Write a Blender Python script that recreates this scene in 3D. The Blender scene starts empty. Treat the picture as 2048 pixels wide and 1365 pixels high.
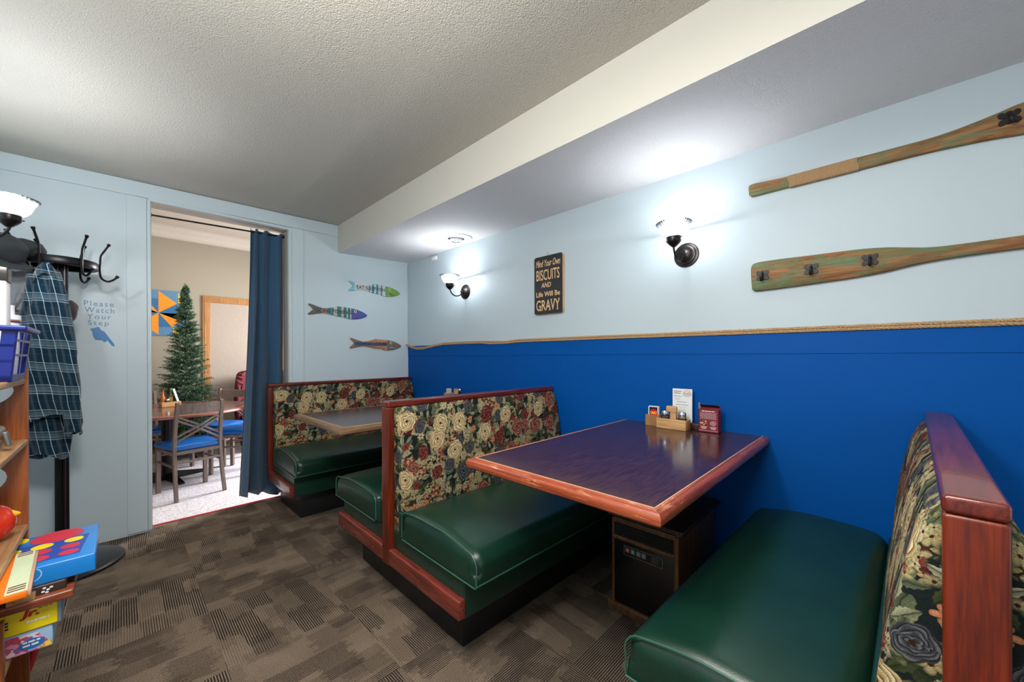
import bpy, bmesh, math, random
from mathutils import Vector, Matrix, Euler
random.seed(7)
PI = math.pi
SC = bpy.context.scene
COL = SC.collection

# ------------------------------------------------------------------ camera
F_PX, V0, YAW, ROLL, CAM_H = 766.0, 711.3, 0.7739, -0.0045, 1.18
cam_d = bpy.data.cameras.new('camera')
cam = bpy.data.objects.new('camera', cam_d)
COL.objects.link(cam)
cam_d.sensor_fit = 'HORIZONTAL'
cam_d.sensor_width = 36.0
cam_d.lens = F_PX / 2048.0 * 36.0
cam_d.shift_x = 0.0
cam_d.shift_y = (V0 - 682.5) / 2048.0
cam_d.clip_start = 0.02
cam_d.clip_end = 60
_F = Vector((math.cos(YAW), math.sin(YAW), 0))
_R = Vector((math.sin(YAW), -math.cos(YAW), 0))
_U = Vector((0, 0, 1))
_R2 = _R * math.cos(ROLL) + _U * math.sin(ROLL)
_U2 = _U * math.cos(ROLL) - _R * math.sin(ROLL)
cam.matrix_world = Matrix(((_R2.x, _U2.x, -_F.x, 0), (_R2.y, _U2.y, -_F.y, 0), (_R2.z, _U2.z, -_F.z, CAM_H), (0, 0, 0, 1)))
SC.camera = cam

# ------------------------------------------------------------------ world, lights, exposure
SC.view_settings.view_transform = 'Standard'
SC.view_settings.look = 'None'
SC.view_settings.gamma = 1.0
SC.view_settings.use_curve_mapping = False
SC.view_settings.exposure = 1.28
SC.cycles.use_denoising = True
SC.cycles.max_bounces = 8
SC.cycles.diffuse_bounces = 5
SC.cycles.sample_clamp_indirect = 6.0
SC.cycles.caustics_reflective = False
SC.cycles.caustics_refractive = False
w = bpy.data.worlds.new('daylight')
SC.world = w
w.use_nodes = True
w.node_tree.nodes['Background'].inputs[0].default_value = (0.95, 0.97, 1.0, 1)
w.node_tree.nodes['Background'].inputs[1].default_value = 0.55

def area(name, loc, target, sx, sy, power, color):
    d = bpy.data.lights.new(name, 'AREA')
    d.shape = 'RECTANGLE'; d.size = sx; d.size_y = sy; d.energy = power; d.color = color
    o = bpy.data.objects.new(name, d); COL.objects.link(o)
    o.location = loc
    o.rotation_euler = (Vector(target) - Vector(loc)).to_track_quat('-Z', 'Y').to_euler()
    return o
area('overhead_fill_area', (0.25, 0.10, 2.30), (0.25, 0.10, 0), 0.7, 0.6, 10, (1.0, 0.96, 0.91))  # unseen overhead fill, added to brighten the booth room
def fill_point(name, loc, power, r=0.12, color=(1.0, 0.97, 0.93)):
    d = bpy.data.lights.new(name, 'POINT'); d.energy = power; d.shadow_soft_size = r; d.color = color
    o = bpy.data.objects.new(name, d); COL.objects.link(o); o.location = loc
fill_point('overhead_fill_point', (0.0, 0.72, 1.98), 26)  # added fill out of view, lifts the ceiling, beam and back wall
area('far_window_daylight', (3.1, 5.3, 1.75), (0.2, 4.9, 0.2), 0.9, 0.9, 78, (0.97, 0.97, 1.0))
area('dining_room_fill', (0.6, 5.3, 2.88), (0.6, 5.3, 0), 1.8, 1.6, 8, (1.0, 0.90, 0.78))  # added warm fill for the dining room, no fixture modelled
SCONCE_W = 5.5
SCONCE_COL = (0.93, 0.96, 1.0)

# ------------------------------------------------------------------ shader helpers
class S:
    def __init__(s, g, k): s.g = g; s.k = k
    def _m(s, op, *a, **kw): return s.g.math(op, s, *a, **kw)
    def __add__(s, o): return s._m('ADD', o)
    __radd__ = __add__
    def __sub__(s, o): return s._m('SUBTRACT', o)
    def __rsub__(s, o): return s.g.math('SUBTRACT', o, s)
    def __mul__(s, o): return s._m('MULTIPLY', o)
    __rmul__ = __mul__
    def __truediv__(s, o): return s._m('DIVIDE', o)
    def __rtruediv__(s, o): return s.g.math('DIVIDE', o, s)
    def __lt__(s, o): return s._m('LESS_THAN', o)
    def __gt__(s, o): return s._m('GREATER_THAN', o)
    def abs(s): return s._m('ABSOLUTE')
    def sin(s): return s._m('SINE')
    def cos(s): return s._m('COSINE')
    def fract(s): return s._m('FRACT')
    def floor(s): return s._m('FLOOR')
    def sqrt(s): return s._m('SQRT')
    def pow(s, o): return s._m('POWER', o)
    def mn(s, o): return s._m('MINIMUM', o)
    def mx(s, o): return s._m('MAXIMUM', o)
    def sstep(s, a, b):
        n = s.g.n('ShaderNodeMapRange'); n.interpolation_type = 'SMOOTHSTEP'
        s.g.put(n.inputs['Value'], s); n.inputs['From Min'].default_value = a; n.inputs['From Max'].default_value = b
        return S(s.g, n.outputs[0])

class G:
    def __init__(g, name):
        g.m = bpy.data.materials.new(name); g.m.use_nodes = True
        g.nt = g.m.node_tree
        g.b = g.nt.nodes['Principled BSDF']
        g.out = g.nt.nodes['Material Output']
    def n(g, t): return g.nt.nodes.new(t)
    def put(g, inp, v):
        if isinstance(v, S): g.nt.links.new(v.k, inp)
        elif isinstance(v, (tuple, list)):
            v = tuple(v)
            inp.default_value = v + (1,) if len(inp.default_value) == 4 and len(v) == 3 else v
        else: inp.default_value = v
    def math(g, op, *a, clamp=False):
        n = g.n('ShaderNodeMath'); n.operation = op; n.use_clamp = clamp
        for i, v in enumerate(a): g.put(n.inputs[i], v)
        return S(g, n.outputs[0])
    def obj(g): return S(g, g.n('ShaderNodeTexCoord').outputs['Object'])
    def geo(g): return S(g, g.n('ShaderNodeNewGeometry').outputs['Position'])
    def sep(g, v):
        n = g.n('ShaderNodeSeparateXYZ'); g.put(n.inputs[0], v)
        return [S(g, n.outputs[i]) for i in range(3)]
    def vec(g, x, y, z=0.0):
        n = g.n('ShaderNodeCombineXYZ')
        for i, v in enumerate((x, y, z)): g.put(n.inputs[i], v)
        return S(g, n.outputs[0])
    def scale(g, v, sx, sy=None, sz=None, loc=(0, 0, 0), rot=(0, 0, 0)):
        n = g.n('ShaderNodeMapping'); g.put(n.inputs['Vector'], v)
        n.inputs['Scale'].default_value = (sx, sx if sy is None else sy, sx if sz is None else sz)
        n.inputs['Location'].default_value = loc; n.inputs['Rotation'].default_value = rot
        return S(g, n.outputs[0])
    def noise(g, v, scale=5, detail=3, rough=0.5, dist=0.0, dim='3D'):
        n = g.n('ShaderNodeTexNoise'); n.noise_dimensions = dim
        g.put(n.inputs['Vector'], v); n.inputs['Scale'].default_value = scale
        n.inputs['Detail'].default_value = detail; n.inputs['Roughness'].default_value = rough
        n.inputs['Distortion'].default_value = dist
        return S(g, n.outputs[0])
    def voro(g, v, scale=5, rnd=1.0, feat='F1', dim='3D', metric='EUCLIDEAN'):
        n = g.n('ShaderNodeTexVoronoi'); n.voronoi_dimensions = dim; n.feature = feat; n.distance = metric
        g.put(n.inputs['Vector'], v); n.inputs['Scale'].default_value = scale
        n.inputs['Randomness'].default_value = rnd
        return {k: S(g, n.outputs[k]) for k in ('Distance', 'Color', 'Position') if k in n.outputs}
    def white(g, v):
        n = g.n('ShaderNodeTexWhiteNoise'); n.noise_dimensions = '3D'; g.put(n.inputs['Vector'], v)
        return S(g, n.outputs['Value'])
    def mix(g, f, a, b, mode='MIX'):
        n = g.n('ShaderNodeMix'); n.data_type = 'RGBA'; n.blend_type = mode
        g.put(n.inputs[0], f); g.put(n.inputs[6], a); g.put(n.inputs[7], b)
        return S(g, n.outputs[2])
    def ramp(g, f, stops, interp='LINEAR'):
        n = g.n('ShaderNodeValToRGB'); cr = n.color_ramp; cr.interpolation = interp
        g.put(n.inputs[0], f)
        while len(cr.elements) < len(stops): cr.elements.new(0.5)
        for e, (p, c) in zip(cr.elements, stops):
            e.position = p; e.color = tuple(c) + (1,)
        return S(g, n.outputs[0])
    def bump(g, h, strength=0.3, dist=0.01):
        n = g.n('ShaderNodeBump'); n.inputs['Strength'].default_value = strength
        n.inputs['Distance'].default_value = dist; g.put(n.inputs['Height'], h)
        g.nt.links.new(n.outputs[0], g.b.inputs['Normal'])
    def set(g, color=None, rough=None, metal=None, spec=None, emit=None, estr=None, trans=None, alpha=None, coat=None, sheen=None):
        P = {'Base Color': color, 'Roughness': rough, 'Metallic': metal, 'Specular IOR Level': spec, 'Emission Color': emit,
             'Emission Strength': estr, 'Transmission Weight': trans, 'Alpha': alpha, 'Coat Weight': coat, 'Sheen Weight': sheen}
        for k, v in P.items():
            if v is not None: g.put(g.b.inputs[k], v)
        return g.m

def srgb(r, g, b):
    f = lambda c: (c / 255 / 12.92) if c / 255 <= 0.04045 else ((c / 255 + 0.055) / 1.055) ** 2.4
    return (f(r), f(g), f(b))

_plain = {}
def plain(name, c, rough=0.5, metal=0.0, var=0.12, spec=0.5, sc=18.0):
    """painted or moulded surface: a colour with slight mottling"""
    if name in _plain: return _plain[name]
    g = G(name)
    nz = g.noise(g.obj(), sc, 4, 0.6)
    dark = tuple(x * (1 - var) for x in c); lite = tuple(min(1, x * (1 + var)) for x in c)
    g.set(color=g.mix(nz, dark, lite), rough=rough, metal=metal, spec=spec)
    _plain[name] = g.m
    return g.m

def wood(name, c_dark, c_lite, axis='x', rough=0.35, scale=1.0, worn=None, wornamt=0.5, coat=0.0, bump=0.08):
    g = G(name)
    o = g.obj()
    k = {'x': (1.5, 22, 22), 'y': (22, 1.5, 22), 'z': (22, 22, 1.5)}[axis]
    p = g.scale(o, k[0] * scale, k[1] * scale, k[2] * scale)
    n1 = g.noise(p, 2.2, 5, 0.6, 1.2)
    n2 = g.noise(p, 9.0, 3, 0.6)
    f = (n1 * 0.7 + n2 * 0.3).sstep(0.32, 0.68)
    c = g.mix(f, c_dark, c_lite)
    if worn:
        wm = g.noise(o, 26, 5, 0.75).sstep(wornamt, wornamt + 0.16)
        c = g.mix(wm * 0.75, c, worn)
    g.set(color=c, rough=rough, coat=coat)
    g.bump(n2, bump, 0.002)
    return g.m

def leather(name, c):
    g = G(name)
    o = g.obj()
    fine = g.voro(o, 420, 1.0)['Distance']
    big = g.noise(o, 6, 3, 0.5)
    c2 = tuple(x * 0.72 for x in c)
    g.set(color=g.mix(big, c2, tuple(x * 1.25 for x in c)), rough=g.math('ADD', 0.27, g.noise(o, 14, 3, 0.6) * 0.12), spec=0.5)
    g.bump(fine * 0.25 + g.noise(o, 9, 2, 0.5) * 1.2, 0.16, 0.004)
    return g.m

def floral(name):
    g = G(name)
    x, y, z = g.sep(g.obj())
    u = x + y.abs() * 0.9
    base = g.vec(u, z, 0)
    wob = g.noise(base, 26, 2, 0.5, dim='2D')
    wob2 = g.noise(g.scale(base, 1, loc=(5, 3, 0)), 26, 2, 0.5, dim='2D')
    P = g.vec((u + (wob - 0.5) * 0.012) * 1.12, (z + (wob2 - 0.5) * 0.012) * 1.12, 0)
    thread = g.noise(g.scale(base, 340, 900, 1), 1.0, 2, 0.6, dim='2D')
    def cells(sc, rnd, off):
        Q = g.scale(P, sc, loc=off)
        V = g.voro(Q, 1.0, rnd, dim='2D')
        qx, qy, _ = g.sep(Q); px, py, _ = g.sep(V['Position'])
        cr, cg, cb = g.sep(V['Color'])
        return qx - px, qy - py, cr, cg, cb
    col = (0.017, 0.026, 0.026)
    # leaves
    def leaves(col, sc, off, L, W, cA, cB, cC, keep):
        lx, ly, r1, r2, r3 = cells(sc, 0.85, off)
        a = r1 * 6.283
        ca, sa = a.cos(), a.sin()
        qx = lx * ca + ly * sa
        qy = ly * ca - lx * sa
        t = qx / L
        wid = (1.0 - t * t) * W * (1.0 + (t * 17).sin() * 0.09)
        m = (wid - qy.abs()).sstep(0.0, 0.03) * (r3 < keep)
        tone = (qy.abs() / W).mn(1.0)
        c = g.ramp(r2, [(0.0, cA), (0.35, cB), (0.7, cC)], 'CONSTANT')
        side = (qy > 0.0) * 0.22
        c = g.mix((0.42 - tone * 0.6 + side).mx(0.0), c, (0.02, 0.03, 0.018))
        vein = (qy.abs() - 0.012).sstep(0.012, 0.0)
        c = g.mix(vein * 0.7, c, (0.025, 0.03, 0.02))
        return g.mix(m, col, c)
    olive, sage, pale = (0.075, 0.088, 0.038), (0.15, 0.17, 0.105), (0.33, 0.34, 0.23)
    col = leaves(col, 12.0, (0.3, 0.7, 0), 0.62, 0.30, olive, (0.05, 0.06, 0.03), sage, 0.95)
    col = leaves(col, 19.0, (4.3, 1.7, 0), 0.60, 0.26, sage, pale, olive, 0.85)
    col = leaves(col, 24.0, (7.1, 9.2, 0), 0.62, 0.22, pale, (0.42, 0.42, 0.30), sage, 0.62)
    # blossoms
    def blossom(col, sc, off, R, npet, cA, cB, cC, keep, rnd=0.9, centre=(0.06, 0.02, 0.015), cl=None):
        lx, ly, r1, r2, r3 = cells(sc, rnd, off)
        r = (lx * lx + ly * ly).sqrt()
        th = g.math('ARCTAN2', ly, lx) + r1 * 6.0
        pet = (th * (npet / 2.0)).sin().abs()
        rr = r / (pet * 0.45 + 0.6) / R
        m = (1.0 - rr).sstep(0.0, 0.08) * (r3 < keep)
        if cl is not None: m = m * cl
        c = g.ramp(r2, [(0.0, cA), (0.4, cB), (0.75, cC)], 'CONSTANT')
        c = g.mix((1.0 - pet) * 0.55 + 0.35 * rr.sstep(0.65, 1.0), c, g.mix(0.75, c, (0.05, 0.03, 0.02)))
        c = g.mix((0.22 - rr).sstep(0.0, 0.08), c, centre)
        return g.mix(m, col, c)
    cream, butter, peach = (0.45, 0.40, 0.26), (0.39, 0.32, 0.175), (0.52, 0.25, 0.14)
    cl = g.noise(g.scale(P, 1, loc=(2, 8, 0)), 7.5, 2, 0.5, dim='2D').sstep(0.47, 0.53)
    cl2 = g.noise(g.scale(P, 1, loc=(12, 3, 0)), 7.5, 2, 0.5, dim='2D').sstep(0.57, 0.62)
    col = blossom(col, 27, (1.1, 2.2, 0), 0.55, 5, cream, butter, (0.40, 0.36, 0.20), 0.95, cl=cl)
    col = blossom(col, 44, (5.1, 6.2, 0), 0.52, 4, cream, (0.36, 0.34, 0.20), butter, 0.7, cl=cl)
    col = blossom(col, 52, (3.1, 7.2, 0), 0.52, 4, (0.22, 0.035, 0.035), (0.13, 0.02, 0.025), (0.34, 0.10, 0.08), 0.95, cl=cl2)
    col = blossom(col, 15, (8.1, 5.2, 0), 0.33, 6, peach, cream, (0.22, 0.04, 0.035), 0.38)
    # big roses with overlapping rings of petals
    def rose(col, sc, off, R, cols, keep, rnd):
        lx, ly, r1, r2, r3 = cells(sc, rnd, off)
        ly2 = ly * 0.92
        r = (lx * lx + ly2 * ly2).sqrt()
        th = g.math('ARCTAN2', ly2, lx) + r1 * 6.28
        outer = (th * 3.5).sin().abs() * 0.10 + 0.92 + (th * 2.0 + 1.0).sin() * 0.05
        rr = r / R / outer
        m = (1.0 - rr).sstep(0.0, 0.05) * (r3 < keep)
        ring = rr * 4.6 + (th * 2.5 + rr * 5.0).sin() * 0.34 + th * 0.159
        pt = ring.fract()
        arc = (th * 4.0 + ring.floor() * 2.1 + r1 * 9.0).sin() * 0.5 + 0.5
        tone = pt.pow(0.8) * (arc * 0.45 + 0.55)
        darks = g.ramp(r2, [(i / len(cols), c[0]) for i, c in enumerate(cols)], 'CONSTANT')
        mids = g.ramp(r2, [(i / len(cols), c[1]) for i, c in enumerate(cols)], 'CONSTANT')
        lites = g.ramp(r2, [(i / len(cols), c[2]) for i, c in enumerate(cols)], 'CONSTANT')
        c = g.mix(tone.sstep(0.05, 0.42), g.mix(0.35, darks, (0.012, 0.008, 0.006)), mids)
        c = g.mix(tone.sstep(0.40, 0.75), c, lites)
        c = g.mix((0.16 - rr).sstep(0.0, 0.07), c, (0.05, 0.018, 0.014))
        rim = (rr - 0.93).sstep(0.0, 0.07)
        c = g.mix(rim * 0.6, c, (0.03, 0.03, 0.025))
        return g.mix(m, col, c)
    C1 = ((0.25, 0.17, 0.075), (0.45, 0.36, 0.20), (0.63, 0.55, 0.38))
    C2 = ((0.040, 0.007, 0.008), (0.115, 0.020, 0.021), (0.33, 0.13, 0.10))
    C3 = ((0.022, 0.026, 0.034), (0.062, 0.068, 0.082), (0.16, 0.16, 0.165))
    C4 = ((0.085, 0.018, 0.018), (0.21, 0.060, 0.050), (0.48, 0.27, 0.18))
    col = rose(col, 8.6, (6.3, 0.4, 0), 0.30, [C3, C2, C3, C4], 0.50, 0.62)
    col = rose(col, 6.1, (0.15, 3.35, 0), 0.315, [C1, C2, C1, C3, C4, C1], 0.66, 0.55)
    col = g.mix(1.0, col, g.ramp(thread, [(0.25, (0.52, 0.52, 0.52)), (0.75, (1.10, 1.08, 1.04))]), 'MULTIPLY')
    gm = g.n('ShaderNodeGamma'); g.put(gm.inputs[0], col); gm.inputs[1].default_value = 1.22
    col = g.mix(1.0, S(g, gm.outputs[0]), (1.42, 1.38, 1.36), 'MULTIPLY')
    g.set(color=col, rough=0.9, spec=0.15)
    g.bump(thread + g.noise(P, 90, 2, 0.5, dim='2D') * 1.3, 0.35, 0.003)
    return g.m

def carpet(name):
    g = G(name)
    x, y, z = g.sep(g.geo())
    T = 0.46
    tx, ty = (x + 0.18) / T, (y + 0.06) / T
    chk = ((tx.floor() + ty.floor()) * 0.5).fract() * 2.0
    a = g.math('ROUND', chk)
    s = x * a + y * (1.0 - a)          # across the stripes
    l = y * a + x * (1.0 - a)          # along the stripes
    jag = (l * 190).floor()
    rowj = g.white(g.vec((s * 118).floor(), 3.0, 0))
    cell = g.white(g.vec(((l + rowj * 0.035) * 7.5).floor(), (s * 11.5 + (l * 3.1).sin() * 0.4).floor(), a))
    cell2 = g.white(g.vec(((l + rowj * 0.05) * 5.2 + 9.0).floor(), (s * 8.0 + 4.0).floor(), a + 5.0))
    cell3 = g.white(g.vec(((l + rowj * 0.02) * 12.0 + 2.0).floor(), (s * 15.0).floor(), a + 9.0))
    line = ((s * 118).fract() - 0.5).abs()
    lm = line.sstep(0.20, 0.34) * (cell.sstep(0.35, 0.70) * 0.70 + 0.34)
    blot = (cell2 > 0.62) * 0.30 + (cell3 > 0.72) * 0.20
    spk = g.noise(g.vec(x, y, 0), 360, 2, 0.8, dim='2D')
    soft = g.noise(g.vec(x, y, 0), 3.0, 3, 0.6, dim='2D')
    c = g.mix(blot, srgb(128, 113, 98), srgb(66, 57, 52))
    c = g.mix(lm, c, srgb(36, 30, 29))
    c = g.mix(1.0, c, g.ramp(spk, [(0.34, (0.38, 0.38, 0.38)), (0.66, (1.95, 1.9, 1.85))]), 'MULTIPLY')
    c = g.mix(0.5, c, g.ramp(soft, [(0.3, (0.62, 0.62, 0.62)), (0.7, (1.2, 1.2, 1.2))]), 'MULTIPLY')
    g.set(color=c, rough=0.97, spec=0.1)
    g.bump(spk - lm * 0.6, 0.5, 0.004)
    return g.m

def popcorn(name, c, c2):
    g = G(name)
    o = g.geo()
    b = g.voro(o, 190, 1.0)['Distance']
    n = g.noise(o, 110, 4, 0.65)
    big = g.noise(o, 1.3, 2, 0.5)
    g.set(color=g.mix(big, c, c2), rough=0.62, spec=0.35)
    g.bump(n * 1.4 - b, 0.38, 0.007)
    return g.m

def wallpaint(name, c, rough=0.45, scuffs=True, spec=0.4):
    g = G(name)
    o = g.geo()
    n = g.noise(o, 2.0, 3, 0.5)
    col = g.mix(n, tuple(x * 0.95 for x in c), tuple(min(1, x * 1.03) for x in c))
    if scuffs:
        sc = g.noise(g.scale(o, 1, 1, 2.2), 7.0, 6, 0.75).sstep(0.72, 0.78)
        col = g.mix(sc * 0.35, col, tuple(x * 0.55 for x in c))
    g.set(color=col, rough=rough, spec=spec)
    g.bump(g.noise(o, 55, 3, 0.6), 0.05, 0.004)
    return g.m

# ------------------------------------------------------------------ mesh helpers
def rbox(bm, c, h, r=0.0, k=3, n=(1, 1, 1), warp=None):
    """box centred on c with half sizes h, edges rounded by r (k steps), n inner divisions per axis"""
    cx, cy, cz = c
    r = min(r, min(h) * 0.98)
    ax = []
    for i in range(3):
        if r > 1e-6:
            e = [h[i] - r + r * math.tan((j + 1) / k * PI / 4) for j in range(k)]
            inner = [-(h[i] - r) + 2 * (h[i] - r) * j / n[i] for j in range(n[i] + 1)]
            a = [-q for q in reversed(e)] + inner + e
        else:
            a = [-h[i] + 2 * h[i] * j / n[i] for j in range(n[i] + 1)]
        ax.append(a)
    cache = {}
    def V(p):
        key = tuple(round(q, 6) for q in p)
        if key in cache: return cache[key]
        q = Vector(p)
        if r > 1e-6:
            inn = Vector([max(-(h[i] - r), min(h[i] - r, p[i])) for i in range(3)])
            d = q - inn
            if d.length > 1e-9: q = inn + d.normalized() * r
        q = q + Vector(c)
        if warp: q = Vector(warp(q))
        v = bm.verts.new(q); cache[key] = v
        return v
    for i in range(3):
        j, l = (i + 1) % 3, (i + 2) % 3
        for sgn in (-1, 1):
            for a in range(len(ax[j]) - 1):
                for b in range(len(ax[l]) - 1):
                    P = []
                    for (s, t) in ((a, b), (a + 1, b), (a + 1, b + 1), (a, b + 1)):
                        p = [0, 0, 0]; p[i] = sgn * h[i]; p[j] = ax[j][s]; p[l] = ax[l][t]
                        P.append(V(p))
                    if sgn < 0: P.reverse()
                    try: bm.faces.new(P)
                    except ValueError: pass
    return bm

def box(bm, x0, x1, y0, y1, z0, z1, r=0.0, k=2, n=(1, 1, 1), warp=None):
    return rbox(bm, ((x0 + x1) / 2, (y0 + y1) / 2, (z0 + z1) / 2), (abs(x1 - x0) / 2, abs(y1 - y0) / 2, abs(z1 - z0) / 2), r, k, n, warp)

def tube(bm, pts, r, n=10, cap=True, flat=None):
    pts = [Vector(p) for p in pts]
    rad = r if callable(r) else (lambda t: r)
    N = len(pts)
    T = []
    for i in range(N):
        a = pts[max(0, i - 1)]; b = pts[min(N - 1, i + 1)]
        T.append((b - a).normalized())
    up = Vector((0, 0, 1)) if abs(T[0].z) < 0.9 else Vector((0, 1, 0))
    nrm = (up - T[0] * up.dot(T[0])).normalized()
    rings = []
    for i in range(N):
        nrm = (nrm - T[i] * nrm.dot(T[i])).normalized()
        bi = T[i].cross(nrm)
        rr = rad(i / (N - 1))
        ring = []
        for j in range(n):
            a = 2 * PI * j / n
            fx, fy = (1, 1) if flat is None else flat
            ring.append(bm.verts.new(pts[i] + nrm * math.cos(a) * rr * fx + bi * math.sin(a) * rr * fy))
        rings.append(ring)
    for i in range(N - 1):
        for j in range(n):
            bm.faces.new((rings[i][j], rings[i][(j + 1) % n], rings[i + 1][(j + 1) % n], rings[i + 1][j]))
    if cap:
        bm.faces.new(list(reversed(rings[0]))); bm.faces.new(rings[-1])
    return bm

def spline(pts, m=8):
    P = [Vector(p) for p in pts]
    P = [P[0] * 2 - P[1]] + P + [P[-1] * 2 - P[-2]]
    out = []
    for i in range(1, len(P) - 2):
        for j in range(m):
            t = j / m
            a, b, c, d = P[i - 1], P[i], P[i + 1], P[i + 2]
            out.append(0.5 * ((2 * b) + (c - a) * t + (2 * a - 5 * b + 4 * c - d) * t * t + (3 * b - a - 3 * c + d) * t ** 3))
    out.append(P[-2])
    return out

def lathe(bm, prof, c=(0, 0, 0), n=32, ribs=0, amp=0.0, mat=None):
    """prof: list of (radius, z); revolves about the vertical through c"""
    rings = []
    for (r, z) in prof:
        ring = []
        if r < 1e-6:
            ring = [bm.verts.new(Vector(c) + Vector((0, 0, z)))]
        else:
            for j in range(n):
                a = 2 * PI * j / n
                q = r + (amp * math.cos(ribs * a) if ribs else 0)
                ring.append(bm.verts.new(Vector(c) + Vector((q * math.cos(a), q * math.sin(a), z))))
        rings.append(ring)
    for i in range(len(rings) - 1):
        A, B = rings[i], rings[i + 1]
        for j in range(n):
            k = (j + 1) % n
            if len(A) == 1 and len(B) == 1: continue
            if len(A) == 1: bm.faces.new((A[0], B[k], B[j]))
            elif len(B) == 1: bm.faces.new((A[j], A[k], B[0]))
            else: bm.faces.new((A[j], A[k], B[k], B[j]))
    if mat is not None:
        bmesh.ops.transform(bm, matrix=mat, verts=[v for r in rings for v in r])
    return bm

def frame(o, xd, yd):
    xd, yd = Vector(xd).normalized(), Vector(yd).normalized()
    zd = xd.cross(yd)
    o = Vector(o)
    return Matrix(((xd.x, yd.x, zd.x, o.x), (xd.y, yd.y, zd.y, o.y), (xd.z, yd.z, zd.z, o.z), (0, 0, 0, 1)))

def on_back(x, z, y): return frame((x, y, z), (1, 0, 0), (0, 0, 1))         # plane facing the camera side (-y)
def on_right(y, z, x): return frame((x, y, z), (0, -1, 0), (0, 0, 1))       # plane facing -x

def prism(bm, outline, t, M=None, t0=0.0, bev=0.0):
    """outline (2D) extruded from t0 to t along the plane normal"""
    M = M or Matrix.Identity(4)
    area2 = sum(outline[i][0] * outline[(i + 1) % len(outline)][1] - outline[(i + 1) % len(outline)][0] * outline[i][1] for i in range(len(outline)))
    if area2 < 0: outline = list(reversed(outline))
    A = [bm.verts.new(M @ Vector((p[0], p[1], t0))) for p in outline]
    if bev > 0:
        n = len(outline); ins = []
        for i in range(n):
            a, b, c = Vector(outline[i - 1]), Vector(outline[i]), Vector(outline[(i + 1) % n])
            d1 = (b - a); d2 = (c - b)
            if d1.length < 1e-9 or d2.length < 1e-9: ins.append(b); continue
            n1 = Vector((-d1.y, d1.x)).normalized(); n2 = Vector((-d2.y, d2.x)).normalized()
            nn = (n1 + n2)
            nn = nn.normalized() if nn.length > 1e-6 else n1
            ins.append(b + nn * bev)
        Bm = [bm.verts.new(M @ Vector((p[0], p[1], t - bev))) for p in outline]
        B = [bm.verts.new(M @ Vector((p[0], p[1], t))) for p in ins]
        m = len(A)
        for i in range(m):
            j = (i + 1) % m
            bm.faces.new((A[i], A[j], Bm[j], Bm[i])); bm.faces.new((Bm[i], Bm[j], B[j], B[i]))
    else:
        B = [bm.verts.new(M @ Vector((p[0], p[1], t))) for p in outline]
        m = len(A)
        for i in range(m):
            j = (i + 1) % m
            bm.faces.new((A[i], A[j], B[j], B[i]))
    bm.faces.new(list(reversed(A))); bm.faces.new(B)
    return bm

def BM(): return bmesh.new()

ORG = {}
def obj(name, bm, mat, parent=None, label=None, smooth=True, local=False, angle=38):
    me = bpy.data.meshes.new(name)
    bmesh.ops.recalc_face_normals(bm, faces=bm.faces)
    if parent is not None and not local:
        root = parent
        while root.parent: root = root.parent
        o = ORG.get(root.name)
        if o is not None: bmesh.ops.translate(bm, vec=-Vector(o), verts=bm.verts)
    bm.to_mesh(me); bm.free()
    for m in (mat if isinstance(mat, (list, tuple)) else [mat]): me.materials.append(m)
    if smooth:
        me.shade_smooth()
        try: me.set_sharp_from_angle(angle=math.radians(angle))
        except Exception: pass
    ob = bpy.data.objects.new(name, me); COL.objects.link(ob)
    if parent is not None: ob.parent = parent
    if label: ob['label'] = label
    return ob

def thing(name, label, cat, loc=(0, 0, 0), rotz=0.0, group=None):
    o = bpy.data.objects.new(name, None); COL.objects.link(o)
    o.empty_display_size = 0.05
    o.location = loc; o.rotation_euler = (0, 0, rotz)
    o['label'] = label; o['category'] = cat
    if group: o['group'] = group
    ORG[o.name] = tuple(loc) if rotz == 0.0 else None
    return o

def tag(o, label, cat, group=None, kind=None):
    o['label'] = label; o['category'] = cat
    if group: o['group'] = group
    if kind: o['kind'] = kind
    return o

def structure(name, bm, mat, parent=None, **k):
    o = obj(name, bm, mat, parent, **k)
    o['kind'] = 'structure'
    return o

def dup(root, loc, rotz, label, group=None):
    r = root.copy(); COL.objects.link(r); r.location = loc; r.rotation_euler = (0, 0, rotz)
    r['label'] = label
    if group: r['group'] = group
    for ch in list(root.children):
        c = ch.copy(); COL.objects.link(c); c.parent = r
        for gch in list(ch.children):
            d = gch.copy(); COL.objects.link(d); d.parent = c
    return r

def letters(bm, s, M, w=None, h=None, x=0.0, y=0.0, ext=0.0008, shear=0.0, bold=0.0, align='L', spacing=1.0):
    """adds the text s to bm in plane M; lower left (or centre) at x, y, stretched to w by h"""
    cu = bpy.data.curves.new('t', 'FONT'); cu.body = s; cu.size = 1.0; cu.extrude = 0.0
    cu.shear = shear; cu.offset = bold; cu.space_character = spacing; cu.resolution_u = 3
    to = bpy.data.objects.new('t', cu)
    me = bpy.data.meshes.new_from_object(to)
    if not me.vertices: return bm
    xs = [v.co.x for v in me.vertices]; ys = [v.co.y for v in me.vertices]
    x0, x1, y0, y1 = min(xs), max(xs), min(ys), max(ys)
    sy = h / (y1 - y0) if h else None
    sx = w / (x1 - x0) if w else None
    sx = sx if sx else sy; sy = sy if sy else sx
    W = (x1 - x0) * sx
    ox = x - (W / 2 if align == 'C' else (W if align == 'R' else 0))
    vs = [bm.verts.new(M @ Vector((ox + (v.co.x - x0) * sx, y + (v.co.y - y0) * sy, ext))) for v in me.vertices]
    for p in me.polygons:
        try: bm.faces.new([vs[i] for i in p.vertices])
        except ValueError: pass
    bpy.data.objects.remove(to); bpy.data.curves.remove(cu); bpy.data.meshes.remove(me)
    return bm

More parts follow.
